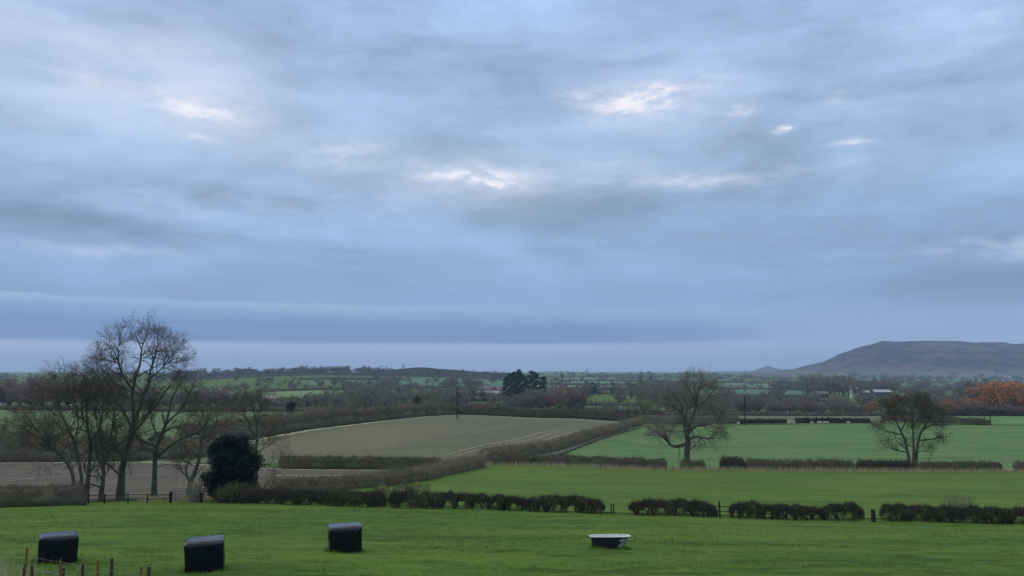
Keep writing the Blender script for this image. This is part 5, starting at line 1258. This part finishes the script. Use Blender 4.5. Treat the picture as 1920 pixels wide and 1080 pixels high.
# post fence along the second hedge
def far_posts(pxs, D, h, r, label, mat='wood_old', group=None):
    ps = [at(p, D) for p in pxs]
    return wire_fence(ps, label, mat, h, r, (h*.85, h*.5), group, 'wood_old', .02, .008, 3)
far_posts([1125, 1165, 1193, 1228, 1262, 1300, 1331, 1365, 1402], 144.5, 1.15, .045, 'post and wire fence in front of the oak')
far_posts([1440, 1475, 1510, 1545, 1605, 1650, 1702, 1750, 1790, 1825, 1866, 1905], 144.5, 1.15, .045, 'post and wire fence before the three-stemmed tree')
for pts_, lab in (([(730), (765), (800), (835), (868)], 'stake fence along the slanting brown hedge'),):
    ps = [at(p, 84 + (p-730)*.28) for p in pts_]; wire_fence(ps, lab, 'wood_old', 1.2, .05, (1.0, .6), None, 'wood_old', .02, .006, 8)
# rails in the thin stretch of the front hedge
def rail_fence(pxs, D, h, rails, label, mat='wood_black', r=.05, wob=.0, seed=1):
    rng = random.Random(seed); ps = [at(p, D if not isinstance(D, (list, tuple)) else D[i]) for i, p in enumerate(pxs)]
    root = empty('rail_fence', ps[0], label, 'fence')
    for p in ps:
        m = MB(); hh = h*rng.uniform(.9, 1.1); m.box((0, 0, hh/2-.15), (r*2, r*1.6, hh+.3)); o = m.build('post', M[mat], root); o.location = p - ps[0]; o.rotation_euler = (0, rng.uniform(-.05, .05), 0)
    for z in rails:
        for a, b in zip(ps[:-1], ps[1:]):
            if rng.random() < .12: continue
            m = MB(); A = a-ps[0]+Vector((0, -r*1.1, z+rng.uniform(-wob, wob))); B = b-ps[0]+Vector((0, -r*1.1, z+rng.uniform(-wob, wob)))
            m.tube([A, (A+B)/2 + Vector((0, 0, rng.uniform(-wob, wob)*.5)), B], .028, 5); m.build('rail', M[mat], root)
    return root
rail_fence([1318, 1350, 1386, 1420, 1448, 1475], 57.8, 1.0, (.75, .42), 'dark rail fence filling the thin stretch of the front hedge')
rail_fence([166, 196, 240, 276, 318], 64.5, .75, (.62, .30), 'low broken rail fence between the left tree trunks', r=.04, wob=.06, seed=3)
def post(px, D, h, r, label, mat='wood_black', square=True, group=None):
    b = at(px, D); o0 = MB()
    if square:
        o0.box((0, 0, h/2-.15), (r*2, r*2, h+.3)); o0.box((0, 0, h+.01), (r*1.6, r*1.6, .03))
    else: o0.tube([(0, 0, -.3), (0, 0, h)], [r, r*.9], 10)
    o = o0.build('post', M[mat]); o.location = b; o.rotation_euler = (0, R(random.uniform(-2, 2)), R(20)); tag(o, label, 'post', group); return o
post(1638, 57.5, .78, .10, 'thick black post standing in the right hedge gap')
post(1146, 58.6, .66, .035, 'left one of two thin posts in the middle hedge gap', group='two thin posts in the hedge gap')
post(1151, 58.4, .72, .035, 'right one of two thin posts in the middle hedge gap', group='two thin posts in the hedge gap')
post(320, 64.5, .80, .10, 'short thick black gatepost left of the metal gate')
post(377, 64.5, .70, .09, 'dark gatepost at the right end of the metal gate')
def gate():
    a, b = at(325, 64.5), at(373, 64.5); a.z -= .0
    L = (b-a).length; root = empty('field_gate', a, 'grey metal field gate under the leaning tree', 'gate', None, math.atan2(b.y-a.y, b.x-a.x))
    m = MB(); zs = (.12, 1.02)
    m.tube([(.05, 0, .12), (.05, 0, 1.02)], .024, 6); m.tube([(L-.05, 0, .12), (L-.05, 0, 1.02)], .024, 6); m.build('frame', M['steel'], root)
    for z in (.12, .28, .45, .62, .80, 1.02):
        m = MB(); m.tube([(.05, 0, z), (L-.05, 0, z)], .018, 6); m.build('bar', M['steel'], root)
    for x0, x1 in ((.08, L/2), (L-.08, L/2)):
        m = MB(); m.tube([(x0, .03, .14), (x1, .03, 1.0)], .014, 5); m.build('brace', M['steel'], root)
gate()

# ------------------------------------------------------------------ telegraph poles, pylons
def telegraph(px, D, hpx, label, arm=True, name='telegraph_pole'):
    b = at(px, D); h = hpx*D/F; root = empty(name, b, label, 'pole', None, R(10))
    m = MB(); m.tube([(0, 0, -.4), (0, 0, h*.5), (0, 0, h)], [.20, .17, .13], 10); m.build('pole', M['pole'], root)
    if arm:
        m = MB(); m.box((0, -.14, h-.5), (1.7, .1, .12)); m.build('crossarm', M['pole'], root)
        for x in (-.75, -.3, .3, .75):
            m = MB(); m.tube([(x, -.14, h-.44), (x, -.14, h-.38), (x, -.14, h-.28), (x, -.14, h-.24)], [.03, .06, .05, .02], 6); m.build('insulator', M['pipe_black'], root)
    return root
telegraph(857, 247, 60, 'tall dark telegraph pole on the crest of the brown field')
telegraph(1397, 305, 54, 'telegraph pole at the back of the crop field right of the oak')
telegraph(1857, 306, 20, 'short dark pole at the tip of the right hedge tongue', False)
telegraph(1846, 330, 16, 'shorter pole left of the one on the hedge tongue', False)
def pylon(px, D, hpx, label):
    b = at(px, D); h = hpx*D/F; root = empty('pylon', b, label, 'pylon'); m = MB(); w = h*.10; t = .12 + D*.00007
    lev = [0, .3, .55, .75, .9, 1.0]; ww = [w, w*.65, w*.4, w*.3, w*.2, .05]
    C = [[(sx*ww[i], sy*ww[i], lev[i]*h) for sx, sy in ((-1, -1), (1, -1), (1, 1), (-1, 1))] for i in range(6)]
    for i in range(5):
        for j in range(4):
            m.tube([C[i][j], C[i+1][j]], t, 4); m.tube([C[i][j], C[i+1][(j+1) % 4]], t*.7, 4)
    m.build('tower', M['lattice'], root)
    for z, l in ((.66, .20), (.80, .16), (.93, .12)):
        a = MB(); a.tube([(-h*l, 0, z*h), (0, 0, z*h + h*.03), (h*l, 0, z*h)], t, 4); a.tube([(-h*l, 0, z*h), (h*l, 0, z*h)], t, 4); a.build('arm', M['lattice'], root)
pylon(1100, 2700, 17, 'lattice pylon on the skyline right of the pines')
pylon(1396, 3300, 12, 'small lattice pylon on the skyline before the pointed hill')
pylon(756, 2080, 19, 'thin mast-like pylon on the slope of the rounded ridge')

# ------------------------------------------------------------------ farm buildings
def house(px, D, w, d, h, rh, wall, roof, label, name='farmhouse', cat='house', rz=0.0, nwin=3, chim=True, storeys=1, lift=0.0):
    b = at(px, D); root = empty(name, b, label, cat, None, rz)
    m = MB(); x, y = w/2, d/2; H = h
    m.add([(-x,-y,-1),(x,-y,-1),(x,y,-1),(-x,y,-1),(-x,-y,H),(x,-y,H),(x,y,H),(-x,y,H),(-x,0,H+rh),(x,0,H+rh)], [(0,1,5,4),(2,3,7,6),(1,2,6,9,5),(3,0,4,8,7)]); m.build('wall', M[wall], root)
    m = MB(); o = .25
    def slab(p):
        q = [(a, b_, c-.12) for a, b_, c in p]; m.add(p+q, [(0,1,2,3),(7,6,5,4),(0,4,5,1),(1,5,6,2),(2,6,7,3),(3,7,4,0)])
    e = o*rh/y
    slab([(-x-o,-y-o,H-e+.14),(x+o,-y-o,H-e+.14),(x+o,0,H+rh+.14),(-x-o,0,H+rh+.14)]); slab([(x+o,y+o,H-e+.14),(-x-o,y+o,H-e+.14),(-x-o,0,H+rh+.14),(x+o,0,H+rh+.14)])
    r = m.build('roof', M[roof], root)
    if chim:
        for cx in (-x+.5, x-.5):
            m = MB(); m.box((cx, 0, H+rh+.3), (.7, .7, 1.3)); m.build('chimney', M['wall_brick'], r)
    for s in range(storeys):
        for i in range(nwin):
            m = MB(); m.box((-x + w*(i+.5)/nwin, -y-.01, 1.4 + 2.6*s), (.9, .08, 1.1)); m.build('window', M['glass'], root)
    return root
house(1024, 640, 9, 7, 5, 2.6, 'wall_white', 'roof_tile', 'white farmhouse half hidden behind the right-hand pines', rz=R(15), storeys=2)
house(1035, 630, 6, 6, 4.4, 2.2, 'wall_brick', 'roof_tile', 'red brick house beside the pines', rz=R(-70), nwin=2, storeys=1)
house(1091, 850, 9, 6, 4.6, 2.4, 'wall_white', 'roof_tile', 'small white cottage right of the red-brown tree', rz=R(10), storeys=1)
house(912, 1040, 46, 12, 4.0, 3.4, 'wall_stone', 'roof_brown', 'long low brown-roofed farm building left of the pines', 'barn', 'barn', R(4), 6, False)
house(905, 900, 34, 9, 3.0, 2.2, 'wall_stone', 'roof_grey', 'pale grey-roofed shed below the long brown building', 'barn', 'barn', R(2), 5, False)
house(530, 520, 9, 5, 2.6, 1.6, 'wall_stone', 'roof_grey', 'pale-roofed shed in the scrub left of the round evergreen', 'barn', 'barn', R(3), 2, False)
house(506, 640, 8, 6, 3.6, 2.2, 'wall_white', 'roof_grey', 'little white cottage by the lime field', rz=R(12), storeys=1)
house(430, 820, 9, 6, 3.8, 2.2, 'wall_white', 'roof_grey', 'white cottage at the hedge behind the left trees', rz=R(-8))
house(1618, 1010, 14, 10, 6, 2.6, 'barn_dark', 'roof_grey', 'pale-roofed barn right beside the silos', 'barn', 'barn', R(-12), 3, False)
house(1652, 1040, 22, 12, 6.5, 2.8, 'barn_dark', 'roof_white', 'white-roofed barn right of the silos', 'barn', 'barn', R(6), 3, False)
house(1540, 980, 14, 9, 5.2, 2.6, 'barn_dark', 'roof_brown', 'dark open barn behind the green paddock', 'barn', 'barn', R(4), 3, False)
house(1893, 4000, 42, 18, 8, 4, 'wall_white', 'roof_white', 'tiny white farm at the foot of the long hill', 'barn', 'barn', R(4), 5, False)
def silo(px, D, r, h, label):
    b = at(px, D); root = empty('silo', b, label, 'silo', 'two cream silos')
    m = MB(); m.tube([(0, 0, -1), (0, 0, h)], r, 20); m.build('drum', M['silo'], root)
    m = MB(); m.tube([(0, 0, h), (0, 0, h+r*.35), (0, 0, h+r*.5)], [r*1.03, r*.55, .1], 20); m.build('dome', M['roof_grey'], root)
    for z in (h*.25, h*.5, h*.75):
        m = MB(); m.tube([(0, 0, z-.08), (0, 0, z+.08)], r*1.02, 20); m.build('band', M['steel'], root)
silo(1597, 1000, 2.2, 12.5, 'left one of two tall cream silos at the farm')
silo(1606, 1003, 2.4, 11.5, 'right one of two tall cream silos at the farm')

# ------------------------------------------------------------------ sheep
def sheep_mesh(graze):
    m = MB()
    m.tube([(-.52, 0, .62), (-.46, 0, .63), (-.30, 0, .64), (0, 0, .62), (.28, 0, .65), (.42, 0, .68), (.50, 0, .70)], [.06, .20, .29, .31, .28, .22, .10], 14)
    hd = [(.42, 0, .72), (.58, 0, .62), (.68, 0, .42), (.76, 0, .22), (.80, 0, .14)] if graze else [(.42, 0, .75), (.55, 0, .90), (.66, 0, .98), (.80, 0, .93), (.86, 0, .90)]
    m.tube(hd, [.16, .13, .10, .08, .05], 10)
    for x in (-.36, .30):
        for y in (-.13, .13):
            m.tube([(x, y, .50), (x + (.03 if x < 0 else 0), y, .27), (x, y, 0)], [.085, .045, .035], 7)
    h = hd[2]
    for y in (-1, 1): m.tube([(h[0]-.02, y*.07, h[2]+.03), (h[0]-.06, y*.17, h[2]+.02)], [.03, .015], 5)
    m.tube([(-.50, 0, .68), (-.58, 0, .58), (-.58, 0, .45)], [.06, .05, .03], 6)
    return m.mesh('sheep')
SM = []
for g in (0, 1):
    me = sheep_mesh(g); o = bpy.data.objects.new('tmp', me); COL.objects.link(o)
    md = o.modifiers.new('r', 'REMESH'); md.mode = 'VOXEL'; md.voxel_size = .035; md.use_smooth_shade = True
    dg = bpy.context.evaluated_depsgraph_get(); me2 = bpy.data.meshes.new_from_object(o.evaluated_get(dg)); bpy.data.objects.remove(o)
    me2.name = 'sheep'; me2.materials.clear(); me2.materials.append(M['wool']); SM.append(me2)
SL = [(1480, 305, 'white sheep alone at the left end of the flock line', 1), (1489, 306, 'white sheep close behind the one on the left', 0), (1523, 304, 'white grazing sheep midway along the far hedge', 1), (1535, 304.5, 'white sheep with head up in the middle of the flock', 0), (1539, 304, 'white sheep touching the one with its head up', 1), (1546, 304.5, 'white sheep right of the middle pair', 1), (1552, 304, 'white sheep at the right of the close group', 0), (1591, 303.5, 'white sheep grazing alone nearest the three-stemmed tree', 1), (1158, 288, 'white sheep alone at the far edge of the brown field', 1), (1385, 304, 'white sheep left of the telegraph pole behind the crop', 1)]
for i, (px, D, lab, g) in enumerate(SL):
    o = bpy.data.objects.new('sheep', SM[g]); o.location = at(px, D) + Vector((0, 0, .15)); o.rotation_euler = (0, 0, random.choice([0, math.pi]) + random.uniform(-.5, .5)); o.scale = (.95,)*3
    link(o); tag(o, lab, 'sheep', 'white sheep by the far hedge' if px > 1400 else None)

# ------------------------------------------------------------------ haze
def haze():
    m = MB(); zb, zt = -60.0, 225.0; s = 14900
    m.box((0, 0, (zb+zt)/2), (2*s, 2*s, zt-zb))
    mat = bpy.data.materials.new('evening_haze'); mat.use_nodes = True; t = NT(mat.node_tree); t.n.clear()
    o = t.new('ShaderNodeOutputMaterial'); v = t.new('ShaderNodeVolumePrincipled')
    v.inputs['Color'].default_value = (0.56, 0.76, 1.0, 1); v.inputs['Density'].default_value = 1.05e-4; v.inputs['Anisotropy'].default_value = 0.0
    t.l.new(v.outputs[0], o.inputs['Volume'])
    ob = m.build('haze', mat); tag(ob, 'thin blue evening haze over the whole vale', 'haze', kind='stuff')
haze()
